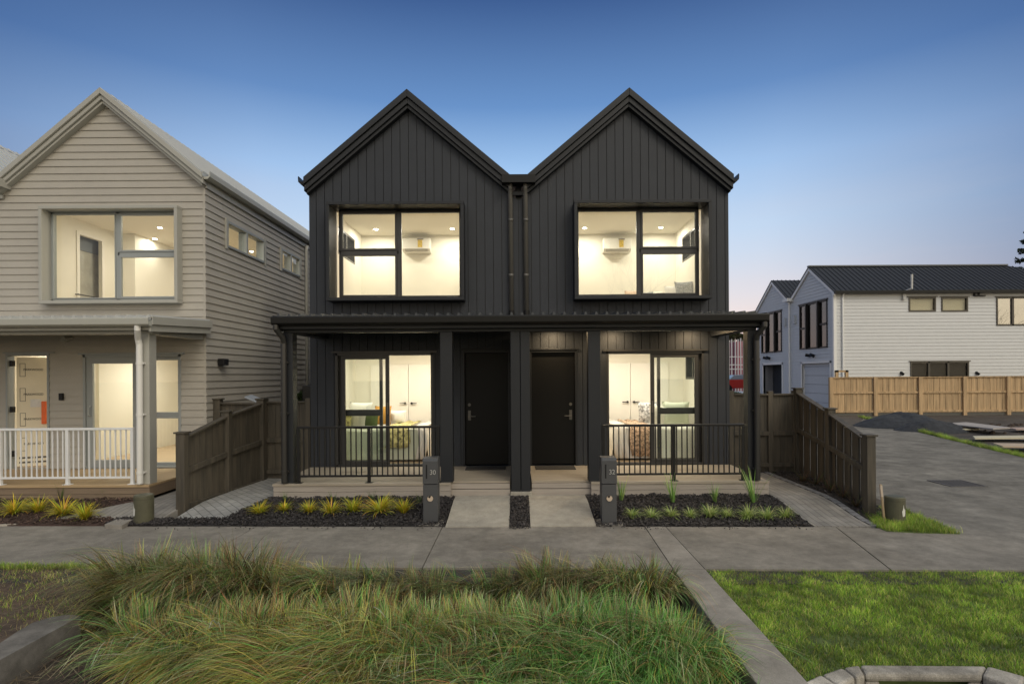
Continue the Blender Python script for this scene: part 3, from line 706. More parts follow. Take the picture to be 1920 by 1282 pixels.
# second floor slab between the open-plan volumes of the black house is the ceiling itself; doormats
for sg, lab in ((-1, 'dark doormat on the unlit left entry deck'), (1, 'dark doormat on the lit right entry deck')):
    X = lambda a: .043 + sg * a
    g = MB(); g.box(X(.25), X(.92), 9.28, 9.62, DECK_Z + .001, DECK_Z + .014)
    tag(g.build('doormat', mat('mat_fibre', (.055, .05, .045), .95, var=.3, vscale=40, bump=.5, bscale=200), bevel=.003), lab, 'doormat', 'doormats at the entries')

# balustrades
def balustrade(x0, x1, xm, m, lab, z0=DECK_Z, name='balustrade'):
    T = thing(name, lab, 'balustrade', ((x0 + x1) / 2, 8.28, z0), 'porch balustrades')
    y = 8.27
    g = MB(); g.box(x0, x1, y - .025, y + .025, z0 + .80, z0 + .835); g.build('top_rail', m, T, bevel=.006)
    g = MB(); g.box(x0, x1, y - .013, y + .013, z0 + .085, z0 + .115); g.build('bottom_rail', m, T, bevel=.004)
    posts = [x0 + .02] + ([xm] if xm else []) + [x1 - .02]
    for q in posts:
        g = MB(); g.box(q - .022, q + .022, y - .022, y + .022, z0 + .008, z0 + .80); g.box(q - .055, q + .055, y - .045, y + .045, z0, z0 + .008); g.build('post', m, T, bevel=.003)
    q = x0 + .095; first = None
    while q < x1 - .06:
        if all(abs(q - s) > .035 for s in posts):
            if first is None:
                g = MB(); g.box(-.008, .008, y - .008, y + .008, z0 + .115, z0 + .80); first = g.build('baluster', m, T); first.location.x = q
            else:
                o = first.copy(); COL.objects.link(o); o.location.x = q
        q += .0775
WRAIL = mat('white_rail', (.72, .73, .74), .35)
balustrade(.043 - 3.30, .043 - 1.20, .043 - 2.24, BLKM, 'black metal balustrade on the left porch of the black duplex')
balustrade(.043 + 1.20, .043 + 3.30, .043 + 2.26, BLKM, 'black metal balustrade on the right porch of the black duplex')
balustrade(P(-2, 850, 8.27).x, XN + 3.36, P(127, 850, 8.27).x, WRAIL, 'white metal balustrade on the porch of the taupe house')

# ------------------------------------------------------------------ ground
def hz(y): # garden level rises from the footpath to the deck
    t = max(0.0, min(1.0, (y - 7.0) / 1.15)); return .13 * t * t * (3 - 2 * t)
def slab(name, poly, m, top=lambda x, y: 0.0, bottom=-.35, kind='structure', label=None, cuts=0, rough=0.0, seed=0, off=0.0):
    bm = bmesh.new()
    vs = [bm.verts.new((x, y, 0)) for x, y in poly]; f = bm.faces.new(vs)
    if cuts:
        xs = [p[0] for p in poly]; ys = [p[1] for p in poly]
        st = cuts
        x = min(xs) + st
        while x < max(xs):
            bmesh.ops.bisect_plane(bm, geom=bm.verts[:] + bm.edges[:] + bm.faces[:], plane_co=(x, 0, 0), plane_no=(1, 0, 0)); x += st
        y = min(ys) + st
        while y < max(ys):
            bmesh.ops.bisect_plane(bm, geom=bm.verts[:] + bm.edges[:] + bm.faces[:], plane_co=(0, y, 0), plane_no=(0, 1, 0)); y += st
    bedges = [e for e in bm.edges if e.is_boundary]
    bset = {v for e in bedges for v in e.verts}
    for v in bm.verts:
        z = top(v.co.x, v.co.y) + off
        if rough and v not in bset:
            z += rough * (noise.noise((v.co.x * 3, v.co.y * 3, seed)) + .6 * noise.noise((v.co.x * 11, v.co.y * 11, seed)))
        v.co.z = z
    r = bmesh.ops.extrude_edge_only(bm, edges=bedges)
    for v in [g for g in r['geom'] if isinstance(g, bmesh.types.BMVert)]: v.co.z = bottom
    bmesh.ops.recalc_face_normals(bm, faces=bm.faces)
    me = bpy.data.meshes.new(name); bm.to_mesh(me); bm.free(); me.materials.append(m)
    # make sure normals point up
    o = bpy.data.objects.new(name, me); COL.objects.link(o)
    if kind: o['kind'] = kind
    if label: o['label'] = label
    return o
def gp(px, py, z=0.0): q = G(px, py, z); return (q.x, q.y)

g = MB(); g.quad((-600, -200, -.24), (600, -200, -.24), (600, 900, -.24), (-600, 900, -.24)); struct(g.build('ground', mat('distant_ground', (.075, .075, .05), .95, var=.4, vscale=.3)))

YP0 = lambda x: 7.08 - .028 * x      # footpath, house side
YP1 = lambda x: 5.56 - .030 * x      # footpath, street side
flat = lambda x, y: 0.0
# footpath in bays with joints
jx = [-14, -9.5, P(430, 1020, 6.3).x - .1, P(812, 1020, 6.3).x, 1.59]
def bay(x0, x1, x0b=None, x1b=None, m=CONC, dz=0.0):
    x0b = x0 if x0b is None else x0b; x1b = x1 if x1b is None else x1b; g_ = .005
    slab('footpath', [(x0b + g_, YP1(x0b)), (x1b - g_, YP1(x1b)), (x1 - g_, YP0(x1)), (x0 + g_, YP0(x0))], m, flat, off=dz)
for a, b in zip(jx[:-1], jx[1:]):
    bay(a, b, a if a != 1.59 else a, b if b != 1.59 else 1.52)
bay(1.59, 1.85, 1.52, 1.83, KERBM, .002)
bay(1.85, 3.95, 1.83, 3.62); 
slab('footpath', [(3.63, YP1(3.63)), (14, YP1(14)), (14, 6.55), (gp(1735, 997)[0] + .05, 6.82), (3.96, YP0(3.96))], CONC, flat)
jm = mat('joint_shadow', (.05, .045, .04), .95)
g = MB(); g.quad((-14, 5.5, -.02), (14, 4.9, -.02), (14, 6.4, -.02), (-14, 7.3, -.02)); struct(g.build('path_base', jm))
# driveway
dv = lambda x, y: -.008 * max(0, y - 8)
slab('driveway', [(gp(1740, 997)[0], 6.815), (14, 6.56), (22, 9.5), gp(1920, 855, -.04), gp(1800, 829, -.08), gp(1680, 800, -.1), gp(1612, 783, -.14), (15.0, 26.2), (12.5, 26.2), (8.5, 17), (5.35, 10.4), (4.86, 7.45), (4.9, 7.2), (5.0, 7.05)], DRIVE, dv, cuts=1.0)
# lots and verge soil underneath
slab('yard_soil', [(4.40, 6.95), (5.35, 6.9), (5.35, 10.6), (40, 60), (-30, 60), (-30, 7.2), (-5.2, 7.2)], mat('yard_soil', (.085, .07, .055), .95, var=.4, vscale=4, bump=1, bscale=30), lambda x, y: (hz(y) - .05) if x < 5.4 and y < 20 else -.10, bottom=-.3, cuts=2.0)
# entry paths
for (a, b) in ((-.92, -.115), (.155, .985)):
    slab('entry_path', [(a, 7.06), (b, 7.06), (b, 8.30), (a, 8.30)], CONL, lambda x, y: hz(y) + .012, cuts=.3)
# paving
PAV = pattern('grey_pavers', 'brick', (.215, .205, .19), (.255, .24, .215), (.085, .08, .075), 1.0, .42, .085, .004, math.radians(90), dirt=.25)
PAVD = pattern('dark_pavers', 'brick', (.16, .165, .175), (.20, .20, .21), (.04, .04, .04), 1.0, .21, .105, .007, 0.0)
slab('side_path', [(3.70, 7.0), (4.40, 6.98), (4.40, 10.2), (3.70, 10.2)], PAV, lambda x, y: hz(y) + .004, cuts=.3)
slab('side_path_edging', [(4.405, 6.98), (4.50, 6.97), (4.52, 10.2), (4.405, 10.2)], PAVD, lambda x, y: hz(y) + .01, cuts=.3)
slab('side_path', [(-4.55, 7.42), (-3.86, 7.42), (-3.66, 8.1), (-3.66, 10.2), (-4.38, 10.2)], pattern('light_pavers', 'brick', (.25, .25, .24), (.31, .305, .29), (.10, .10, .10), 1.0, .21, .105, .005, math.radians(45)), lambda x, y: hz(y) + .004, cuts=.3)
slab('side_path', [(-6.2, 7.42), (-4.72, 7.42), (-4.5, 10), (-5.38, 10), (-5.38, 8.2)], PAV, lambda x, y: hz(y) + .0, cuts=.3)

# mulch beds
MULK = mat('black_mulch', (.024, .021, .021), .85, var=.5, vscale=25, bump=1, bscale=60)
MULB = mat('brown_mulch', (.060, .035, .028), .9, var=.5, vscale=25, bump=1, bscale=60)
def chips(name, polys, n, m, seed, zf, size=(.012, .045)):
    r = np.random.default_rng(seed)
    def inside(x, y, poly):
        c = np.zeros(x.shape, bool); k = len(poly)
        for i in range(k):
            x0, y0 = poly[i]; x1, y1 = poly[i - 1]
            cond = ((y0 > y) != (y1 > y)) & (x < (x1 - x0) * (y - y0) / (y1 - y0 + 1e-12) + x0); c ^= cond
        return c
    V = []; Fc = []; base = 0
    cube = np.array([(-1, -1, -1), (1, -1, -1), (1, 1, -1), (-1, 1, -1), (-1, -1, 1), (1, -1, 1), (1, 1, 1), (-1, 1, 1)], float) * .5
    fq = np.array([(3, 2, 1, 0), (4, 5, 6, 7), (0, 1, 5, 4), (1, 2, 6, 5), (2, 3, 7, 6), (3, 0, 4, 7)])
    for poly in polys:
        p = np.array(poly); lo, hi = p.min(0), p.max(0)
        x = r.uniform(lo[0], hi[0], n * 3); y = r.uniform(lo[1], hi[1], n * 3); k = inside(x, y, poly); x, y = x[k][:n], y[k][:n]
        cnt = len(x); l = r.uniform(size[0], size[1], cnt) ; w = l * r.uniform(.25, .6, cnt); t = r.uniform(.003, .010, cnt)
        sc = np.stack([l, w, t], 1)[:, None, :] * cube[None]
        # taper
        sc[:, 4:, :2] *= .7
        a = r.uniform(0, 6.28, cnt); b = r.normal(0, .45, cnt); c_ = r.normal(0, .45, cnt)
        ca, sa, cb, sb_, cc, sc_ = np.cos(a), np.sin(a), np.cos(b), np.sin(b), np.cos(c_), np.sin(c_)
        Rz = np.zeros((cnt, 3, 3)); Rz[:, 0, 0] = ca; Rz[:, 0, 1] = -sa; Rz[:, 1, 0] = sa; Rz[:, 1, 1] = ca; Rz[:, 2, 2] = 1
        Ry = np.zeros((cnt, 3, 3)); Ry[:, 0, 0] = cb; Ry[:, 0, 2] = sb_; Ry[:, 1, 1] = 1; Ry[:, 2, 0] = -sb_; Ry[:, 2, 2] = cb
        Rx = np.zeros((cnt, 3, 3)); Rx[:, 0, 0] = 1; Rx[:, 1, 1] = cc; Rx[:, 1, 2] = -sc_; Rx[:, 2, 1] = sc_; Rx[:, 2, 2] = cc
        R = Rz @ Ry @ Rx
        v = np.einsum('nij,nkj->nki', R, sc)
        z = np.array([zf(q, w_) for q, w_ in zip(x, y)]) + r.uniform(.0, .018, cnt)
        v += np.stack([x, y, z], 1)[:, None, :]
        V.append(v.reshape(-1, 3)); Fc.append((fq[None] + (base + np.arange(cnt) * 8)[:, None, None]).reshape(-1, 4)); base += cnt * 8
    V = np.concatenate(V); Fc = np.concatenate(Fc)
    me = bpy.data.meshes.new(name); me.vertices.add(len(V)); me.vertices.foreach_set('co', V.ravel())
    me.loops.add(Fc.size); me.loops.foreach_set('vertex_index', Fc.ravel().astype(np.int32))
    me.polygons.add(len(Fc)); me.polygons.foreach_set('loop_start', np.arange(0, Fc.size, 4, dtype=np.int32)); me.update()
    cols = np.repeat(np.clip(r.lognormal(0, .45, len(V) // 8), .3, 3.2), 8)
    at = me.color_attributes.new('Col', 'FLOAT_COLOR', 'POINT'); at.data.foreach_set('color', np.stack([cols, cols, cols, np.ones_like(cols)], 1).ravel().astype(np.float32))
    me.materials.append(m); o = bpy.data.objects.new(name, me); COL.objects.link(o); o['kind'] = 'stuff'; return o
bedL = [(-4.60, 7.20), (-.93, 7.09), (-.93, 8.2), (-3.62, 8.2), (-3.88, 7.42), (-4.60, 7.42)]
bedL2 = [(-5.35, 7.22), (-4.58, 7.19), (-4.58, 7.42), (-5.30, 7.42)]
bedM = [(-.11, 7.075), (.15, 7.07), (.15, 8.2), (-.11, 8.2)]
bedR = [(.99, 7.05), (3.68, 6.98), (3.68, 8.21), (.99, 8.21)]
bedF = [(4.53, 7.0), (4.85, 7.0), (4.9, 7.4), (5.3, 10.2), (4.54, 10.2)]
bedN = [(-10, 7.34), (-5.36, 7.23), (-5.30, 7.45), (-6.2, 7.45), (-5.45, 8.2), (-10, 8.2)]
for nm, bd, m_ in (('mulch_bed', bedL, MULK), ('mulch_bed', bedL2, MULK), ('mulch_bed', bedM, MULK), ('mulch_bed', bedR, MULK), ('mulch_bed', bedF, MULK), ('brown_mulch_bed', bedN, MULB)):
    slab(nm, bd, m_, lambda x, y: hz(y) + .0, cuts=.07, rough=.022, seed=3)
zc = lambda x, y: hz(y) + .012 + .022 * (noise.noise((x * 3, y * 3, 3)) + .6 * noise.noise((x * 11, y * 11, 3)))
BCH = mat('black_bark', (.030, .026, .026), .7, var=.3, vscale=60, vcol=True)
BCH.node_tree.nodes['Principled BSDF'].inputs['Roughness'].default_value = .55
BBR = mat('brown_bark', (.065, .038, .028), .8, var=.3, vscale=60, vcol=True)
def fixcol(m, c):
    for n_ in m.node_tree.nodes:
        if n_.type == 'MIX' and n_.blend_type == 'MIX':
            n_.inputs['A'].default_value = (*[k * .7 for k in c], 1); n_.inputs['B'].default_value = (*[k * 1.3 for k in c], 1)
fixcol(BCH, (.032, .028, .028)); fixcol(BBR, (.065, .040, .030))
struct(chips('bark_mulch', [bedL, bedR], 6500, BCH, 1, zc), 'stuff', 'black bark chips over the garden beds')
struct(chips('bark_mulch', [bedM, bedL2, bedF], 900, BCH, 2, zc), 'stuff', 'black bark chips between the entry paths and beside the fences')
struct(chips('bark_mulch', [bedN], 5000, BBR, 4, zc, (.01, .04)), 'stuff', 'brown bark chips in front of the taupe house')

struct(chips('bark_mulch', [[(-4.6, 7.02), (-.95, 6.93), (-.95, 7.10), (-4.6, 7.2)], [(1.02, 6.9), (3.6, 6.84), (3.6, 6.99), (1.02, 7.05)], [(-.12, 6.95), (.16, 6.95), (.16, 7.06), (-.12, 7.06)]], 70, BCH, 9, lambda x, y: .003, (.008, .028)), 'stuff', 'stray bark chips spilled on the footpath')

# ------------------------------------------------------------------ grass blades
def blades(name, root, az, lean, length, width, droop, c0, c1, m, seg=4, kind='stuff', twist=None):
    n = len(root); k1 = seg + 1
    t = np.linspace(0, 1, k1)
    th = lean[:, None] + droop[:, None] * t[None] ** 1.25
    step = length[:, None] / seg
    dx = np.sin(th) * step; dz = np.cos(th) * step
    r_ = np.concatenate([np.zeros((n, 1)), np.cumsum(dx[:, :-1], 1)], 1); z_ = np.concatenate([np.zeros((n, 1)), np.cumsum(dz[:, :-1], 1)], 1)
    ca, sa = np.cos(az)[:, None], np.sin(az)[:, None]
    cx = root[:, 0:1] + r_ * ca; cy = root[:, 1:2] + r_ * sa; cz = root[:, 2:3] + z_
    tw = (az + math.pi / 2 if twist is None else twist)[:, None]
    w = width[:, None] * (1 - .92 * t[None] ** 1.6) * .5
    wx, wy = np.cos(tw) * w, np.sin(tw) * w
    a = np.stack([cx - wx, cy - wy, cz], 2); b = np.stack([cx + wx, cy + wy, cz], 2)
    V = np.stack([a, b], 2).reshape(n, k1 * 2, 3)
    q = np.array([(2 * i, 2 * i + 1, 2 * i + 3, 2 * i + 2) for i in range(seg)])
    Fc = (q[None] + (np.arange(n) * k1 * 2)[:, None, None]).reshape(-1, 4)
    V = V.reshape(-1, 3)
    me = bpy.data.meshes.new(name); me.vertices.add(len(V)); me.vertices.foreach_set('co', V.ravel().astype(np.float32))
    me.loops.add(Fc.size); me.loops.foreach_set('vertex_index', Fc.ravel().astype(np.int32))
    me.polygons.add(len(Fc)); me.polygons.foreach_set('loop_start', np.arange(0, Fc.size, 4, dtype=np.int32)); me.update()
    me.polygons.foreach_set('use_smooth', np.ones(len(Fc), bool))
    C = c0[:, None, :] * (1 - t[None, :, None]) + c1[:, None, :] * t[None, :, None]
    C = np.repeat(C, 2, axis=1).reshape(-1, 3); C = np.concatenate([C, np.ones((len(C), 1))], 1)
    at = me.color_attributes.new('Col', 'FLOAT_COLOR', 'POINT'); at.data.foreach_set('color', C.ravel().astype(np.float32))
    me.materials.append(m); o = bpy.data.objects.new(name, me); COL.objects.link(o)
    if kind: o['kind'] = kind
    return o
BLADE = mat('grass_blade', (.1, .2, .05), .40, vcol=True, trans=.28, spec=.35)

def pal(n, cols, wts, r, jit=.18):
    cols = np.array(cols); k = r.choice(len(cols), n, p=np.array(wts) / sum(wts)); c = cols[k]
    return c * np.exp(r.normal(0, jit, (n, 1))) * np.exp(r.normal(0, jit * .35, (n, 3)))

# rain garden: sunk soil, sedge tussocks
NIB_IN = [gp(151, 1158, 0), gp(120, 1176, 0), gp(80, 1198, 0), gp(40, 1220, 0), gp(0, 1242, 0), gp(-60, 1275, 0), gp(-160, 1330, 0)]
NIB_OUT = [gp(128, 1156, 0), gp(95, 1161, 0), gp(60, 1172, 0), gp(34, 1187, 0), gp(0, 1210, 0), gp(-70, 1245, 0), gp(-180, 1292, 0)]
garden_poly = [(-4.05, 5.62), (1.50, 5.50), (1.47, 2.2), (-3.6, 2.2)]
slab('rain_garden_soil', [(-4.4, 5.7), (1.53, 5.50), (1.5, 2.0), (-4.4, 2.0)], mat('garden_soil', (.055, .045, .035), .95, var=.6, vscale=7, bump=1, bscale=30), lambda x, y: -.20, bottom=-.235, cuts=.15, rough=.03)
def sedge(name, clumps, seed, label):
    r = np.random.default_rng(seed)
    K = {k: [] for k in 'R A L G W D P Q T'.split()}
    for (x, y, h, n, wx, wy, crest) in clumps:
        rad = .15 * h / .4 + .03
        rr = rad * np.sqrt(r.uniform(0, 1, n)); aa = r.uniform(0, 2 * math.pi, n)
        root = np.stack([x + rr * np.cos(aa) * 1.2, y + rr * np.sin(aa), np.full(n, -.19)], 1)
        fall = r.uniform(0, 1, n) > crest
        wa = math.atan2(wy, wx)
        # locks of strands share a root, a direction and a shade
        nl = max(4, n // 9); lk = r.integers(0, nl, n)
        lrr = rad * np.sqrt(r.uniform(0, 1, nl)); laa = r.uniform(0, 2 * math.pi, nl); lf = r.uniform(0, 1, nl) > crest
        laz = np.where(lf, wa + r.normal(0, .50, nl), laa + r.normal(0, .5, nl))
        llean = np.where(lf, .35 + np.abs(r.normal(.15, .15, nl)), np.abs(r.normal(.08, .14, nl)) + .30 * lrr / rad)
        llg = np.where(lf, h * r.normal(1.75, .22, nl), h * r.normal(1.0, .07, nl)); ldr = np.where(lf, r.normal(1.55, .25, nl), r.normal(.42, .22, nl))
        lsh = np.exp(r.normal(0, .38, nl)) * np.where(lf, 1.0, 1.05)
        root = np.stack([x + (lrr * np.cos(laa) * 1.2)[lk] + r.normal(0, .013, n), y + (lrr * np.sin(laa))[lk] + r.normal(0, .013, n), np.full(n, -.19)], 1)
        fall = lf[lk]; az = laz[lk] + r.normal(0, .10, n)
        lean = llean[lk] + r.normal(0, .05, n); lg = (llg[lk] * (1 - np.abs(r.normal(0, .14, n)))).clip(.12); dr = (ldr[lk] + r.normal(0, .12, n)).clip(.02)
        K['R'].append(root); K['A'].append(az); K['L'].append(lean); K['G'].append(lg); K['D'].append(dr)
        K['W'].append(r.uniform(.0060, .0125, n) * (1 if y < 4.6 else .9)); K['T'].append(az + math.pi / 2 + r.normal(0, .45, n))
        g1 = noise.noise((x * .9, y * 1.3, 4.2)); g2 = noise.noise((x * 1.5 + 9, y * 2, 7.7)); bright = max(0, 1 - abs(x - .75) / .7) * (1 if y < 4.4 else .2)
        goldy = max(0, 1 - abs(x + 1.5) / 1.0) * (1 if y < 4.1 else .2)
        w = [2.2 - (y > 4.6) * .9, 1.4 + 4.5 * bright + max(0, g1) * 3, .8 + 6.0 * goldy + max(0, g2) * 2, .9 + max(0, -g1) * 3 + (y > 4.6) * 1.0, .8 + (y > 4.6) * .8]
        cols = [(.095, .190, .040), (.085, .29, .045), (.42, .34, .060), (.26, .135, .055), (.38, .34, .18)]
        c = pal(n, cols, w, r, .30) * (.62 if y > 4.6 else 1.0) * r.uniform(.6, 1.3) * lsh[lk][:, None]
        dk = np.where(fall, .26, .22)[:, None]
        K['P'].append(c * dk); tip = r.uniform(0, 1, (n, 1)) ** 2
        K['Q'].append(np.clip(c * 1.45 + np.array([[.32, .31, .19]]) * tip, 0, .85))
    cat = np.concatenate
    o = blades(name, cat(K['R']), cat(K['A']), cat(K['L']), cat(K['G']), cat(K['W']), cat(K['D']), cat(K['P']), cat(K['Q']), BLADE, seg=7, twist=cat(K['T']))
    o['label'] = label; return o
rr_ = random.Random(5)
back, front = [], []
def row(lst, x0, x1, y, step, h, n, wind, jy=.12, jh=.12, crest=.45):
    x = x0
    while x <= x1:
        lst.append((x + rr_.uniform(-.06, .06), y + rr_.uniform(-jy, jy), h * rr_.uniform(1 - jh, 1 + jh), n, wind[0] + rr_.uniform(-.45, .45), wind[1] + rr_.uniform(-.25, .25), crest + rr_.uniform(-.12, .12)))
        x += step * rr_.uniform(.85, 1.15)
row(back, -3.55, -2.35, 5.20, .19, .55, 760, (-.2, -1), .05, .08, .50)
row(back, -2.20, -.80, 5.18, .22, .37, 560, (-.9, -.8), .05, .14, .42)
row(back, -.72, .16, 5.20, .20, .31, 420, (-.5, -1), .04, .12, .42)
row(back, .22, 1.42, 5.16, .20, .42, 600, (-.6, -.9), .05, .16, .45)
row(back, -3.3, 1.30, 4.74, .28, .26, 330, (-.6, -.9), .05, .2, .4)
row(front, -2.80, 1.30, 4.20, .18, .42, 700, (.15, -1), .07, .20, .68)
row(front, -2.28, 1.26, 3.94, .19, .43, 680, (-.35, -1), .07, .18, .50)
row(front, -1.72, 1.22, 3.62, .19, .41, 660, (-.8, -.8), .09, .22, .40)
row(front, -1.40, 1.20, 3.30, .19, .38, 600, (-.8, -.8), .08, .22, .34)
row(front, -1.15, 1.16, 3.02, .22, .34, 440, (-.8, -.7), .08, .15, .30)
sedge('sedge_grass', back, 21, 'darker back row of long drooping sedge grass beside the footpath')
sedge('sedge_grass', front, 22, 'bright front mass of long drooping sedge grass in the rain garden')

# concrete edging strip right of the garden, from the footpath to the street kerb
g = MB(); g.prism([(1.52, 5.51, .002), (1.83, 5.50, .002), (1.79, 3.45, .002), (1.78, 3.0, .002), (1.45, 3.0, .002), (1.47, 3.5, .002)], [(1.52, 5.51, -.3), (1.83, 5.50, -.3), (1.79, 3.45, -.3), (1.78, 3.0, -.3), (1.45, 3.0, -.3), (1.47, 3.5, -.3)])
struct(g.build('garden_kerb', KERBM, bevel=.008))
# curved nib on the left
g = MB(); n_ = len(NIB_IN)
for i in range(n_ - 1):
    a, b, c_, d_ = NIB_IN[i], NIB_IN[i + 1], NIB_OUT[i + 1], NIB_OUT[i]
    g.prism([(*a, .02), (*b, .02), (*c_, .02), (*d_, .02)], [(*a, -.3), (*b, -.3), (*c_, -.3), (*d_, -.3)])
struct(g.build('garden_kerb', concrete('nib_concrete', (.165, .155, .14), .45)))

# street kerb with drain inlet, lower right
zk = .0
KB = [gp(1478, 1290), gp(1540, 1262), gp(1580, 1249), gp(1612, 1244), gp(1850, 1246), gp(1925, 1266), gp(2020, 1300)]
KF = [gp(1540, 1320), gp(1575, 1285), gp(1605, 1268), gp(1622, 1262), gp(1840, 1264), gp(1915, 1290), gp(1990, 1330)]
g = MB()
for i in range(len(KB) - 1):
    a, b, c_, d_ = KB[i], KB[i + 1], KF[i + 1], KF[i]
    if i == 3:
        g.prism([(*a, zk), (*b, zk), (*c_, zk), (*d_, zk)], [(*a, -.055), (*b, -.055), (*c_, -.055), (*d_, -.055)])
        for s0, s1 in ((0, .13), (.87, 1)):
            L2 = lambda p, q, s: (p[0] + (q[0] - p[0]) * s, p[1] + (q[1] - p[1]) * s)
            w4 = [L2(a, b, s0), L2(a, b, s1), L2(d_, c_, s1), L2(d_, c_, s0)]
            g.prism([(*w, -.056) for w in w4], [(*w, -.3) for w in w4])
    else:
        e = .004; g.prism([(a[0] + e, a[1], zk), (b[0] - e, b[1], zk), (c_[0] - e, c_[1], zk), (d_[0] + e, d_[1], zk)], [(a[0] + e, a[1], -.3), (b[0] - e, b[1], -.3), (c_[0] - e, c_[1], -.3), (d_[0] + e, d_[1], -.3)])
sk_ = g.build('street_kerb', concrete('kerb_inlet_concrete', (.36, .335, .29), .55, .2), bevel=.02); struct(sk_, 'structure', 'concrete street kerb with a drain inlet slot')
g = MB(); g.box(KB[3][0], KB[4][0], KB[3][1] + .03, KB[3][1] + .06, -.3, -.05); struct(g.build('drain_back', mat('rusty_drain', (.14, .09, .05), .8, var=.4)))

# verge lawns
lawnR = [(1.84, 5.495), (14, 5.13), (14, 2.6), KB[6], KB[5], KB[4], KB[3], KB[2], KB[1], (1.80, 3.5)]
LAWNM = mat('lawn_soil', (.085, .12, .035), .95, var=.5, vscale=9)
slab('lawn_base', lawnR, LAWNM, lambda x, y: -.028, bottom=-.28, cuts=.3, rough=.01)
def pt_in(poly, x, y):
    c = np.zeros(x.shape, bool)
    for i in range(len(poly)):
        x0, y0 = poly[i]; x1, y1 = poly[i - 1]
        c ^= ((y0 > y) != (y1 > y)) & (x < (x1 - x0) * (y - y0) / (y1 - y0 + 1e-12) + x0)
    return c
def nz(x, y, s, seed): return np.array([noise.noise((a * s, b * s, seed)) for a, b in zip(x, y)])
def lawn(name, poly, n, seed, z, h=(.03, .065), dry=0.0, label=None, bare=0.0, edge=.0):
    r = np.random.default_rng(seed); p = np.array(poly); lo, hi = p.min(0) - edge, p.max(0) + edge
    xs_, ys_ = [], []; got = 0
    for _ in range(60):
        x = r.uniform(lo[0], hi[0], n); y = r.uniform(lo[1], hi[1], n); k = pt_in(poly, x, y); xs_.append(x[k]); ys_.append(y[k]); got += k.sum()
        if got >= n: break
    x = np.concatenate(xs_)[:n] + r.standard_t(2.5, min(n, got)).clip(-6, 6) * .011; y = np.concatenate(ys_)[:n] + r.standard_t(2.5, min(n, got)).clip(-6, 6) * .011
    a = nz(x, y, 1.9, seed); b = nz(x, y, 6.5, seed + 3) + .5 * nz(x, y, 17, seed + 5)
    if bare: k = (a + .5 * b + r.normal(0, .25, len(x))) > (-.6 + bare); x, y, a, b = x[k], y[k], a[k], b[k]
    m_ = len(x)
    hh = r.uniform(h[0], h[1], m_) * (1 + .5 * b)
    c = pal(m_, [(.17, .31, .034), (.28, .42, .050), (.44, .49, .11), (.48, .40, .18)], [4, 4, 2.5, 1.0 + dry * 5], r, .2)
    c *= (1 + 1.25 * (.6 * a + .6 * b))[:, None].clip(.35, 1.9)
    zz = (z(x, y) if callable(z) else np.full(m_, z))
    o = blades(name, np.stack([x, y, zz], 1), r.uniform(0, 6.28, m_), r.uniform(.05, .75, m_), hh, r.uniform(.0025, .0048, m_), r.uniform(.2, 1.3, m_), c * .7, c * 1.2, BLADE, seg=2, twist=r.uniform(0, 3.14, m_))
    if label: o['label'] = label
    return o
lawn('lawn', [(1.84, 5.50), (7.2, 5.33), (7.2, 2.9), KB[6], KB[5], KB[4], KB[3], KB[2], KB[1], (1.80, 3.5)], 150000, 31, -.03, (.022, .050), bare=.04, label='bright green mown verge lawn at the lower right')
lawnL = [(-8, 5.82), (-4.05, 5.66), (-3.85, 5.2), NIB_OUT[0], *NIB_OUT[1:], (-8, 3.6)]
slab('verge_base', lawnL, mat('verge_soil', (.085, .060, .042), .95, var=.5, vscale=5, bump=1, bscale=40), lambda x, y: -.02, bottom=-.28, cuts=.3, rough=.012)
lawn('verge_grass', lawnL, 26000, 33, -.02, (.015, .05), dry=1.3, bare=.72, label='patchy dry verge grass left of the rain garden')
lawn('verge_grass', [(-6.5, 5.80), (-4.2, 5.72), (-4.2, 5.62), (-6.5, 5.70)], 3500, 34, -.01, (.03, .07), label='thin strip of grass along the left footpath edge')
wedge = [gp(1622, 968, .0), gp(1640, 986), gp(1662, 996), gp(1720, 999), gp(1800, 1001), gp(1760, 985), gp(1715, 966), gp(1690, 955), gp(1645, 955)]
slab('wedge_base', wedge, LAWNM, lambda x, y: .004, bottom=-.28)
lawn('wedge_grass', wedge, 9000, 36, .004, (.04, .10), label='small wedge of grass around the green bollard')
# dry litter on the left of the rain garden
r = np.random.default_rng(40); n = 2600
x = r.uniform(-4.0, -2.2, n); y = r.uniform(2.9, 5.0, n)
c = pal(n, [(.22, .16, .10), (.16, .11, .08), (.30, .25, .17)], [2, 2, 1], r)
o = blades('dry_litter', np.stack([x, y, r.uniform(-.19, -.16, n)], 1), r.uniform(0, 6.28, n), r.uniform(1.2, 1.55, n), r.uniform(.05, .25, n), r.uniform(.003, .006, n), r.uniform(-.1, .3, n), c, c, BLADE, seg=2)
o['label'] = 'dead grass litter on the soil by the curved kerb'
n = 5000; x = r.uniform(-8, -3.6, n); y = r.uniform(3.9, 5.7, n); k = pt_in(lawnL, x, y); x, y = x[k], y[k]; n = len(x)
c = pal(n, [(.24, .18, .11), (.18, .12, .08), (.30, .25, .16)], [2, 2, 1], r)
o = blades('dry_clippings', np.stack([x, y, r.uniform(-.015, .005, n)], 1), r.uniform(0, 6.28, n), r.uniform(1.25, 1.55, n), r.uniform(.04, .16, n), r.uniform(.002, .004, n), r.uniform(-.1, .2, n), c, c, BLADE, seg=2)
o['label'] = 'dry clippings scattered over the left verge'

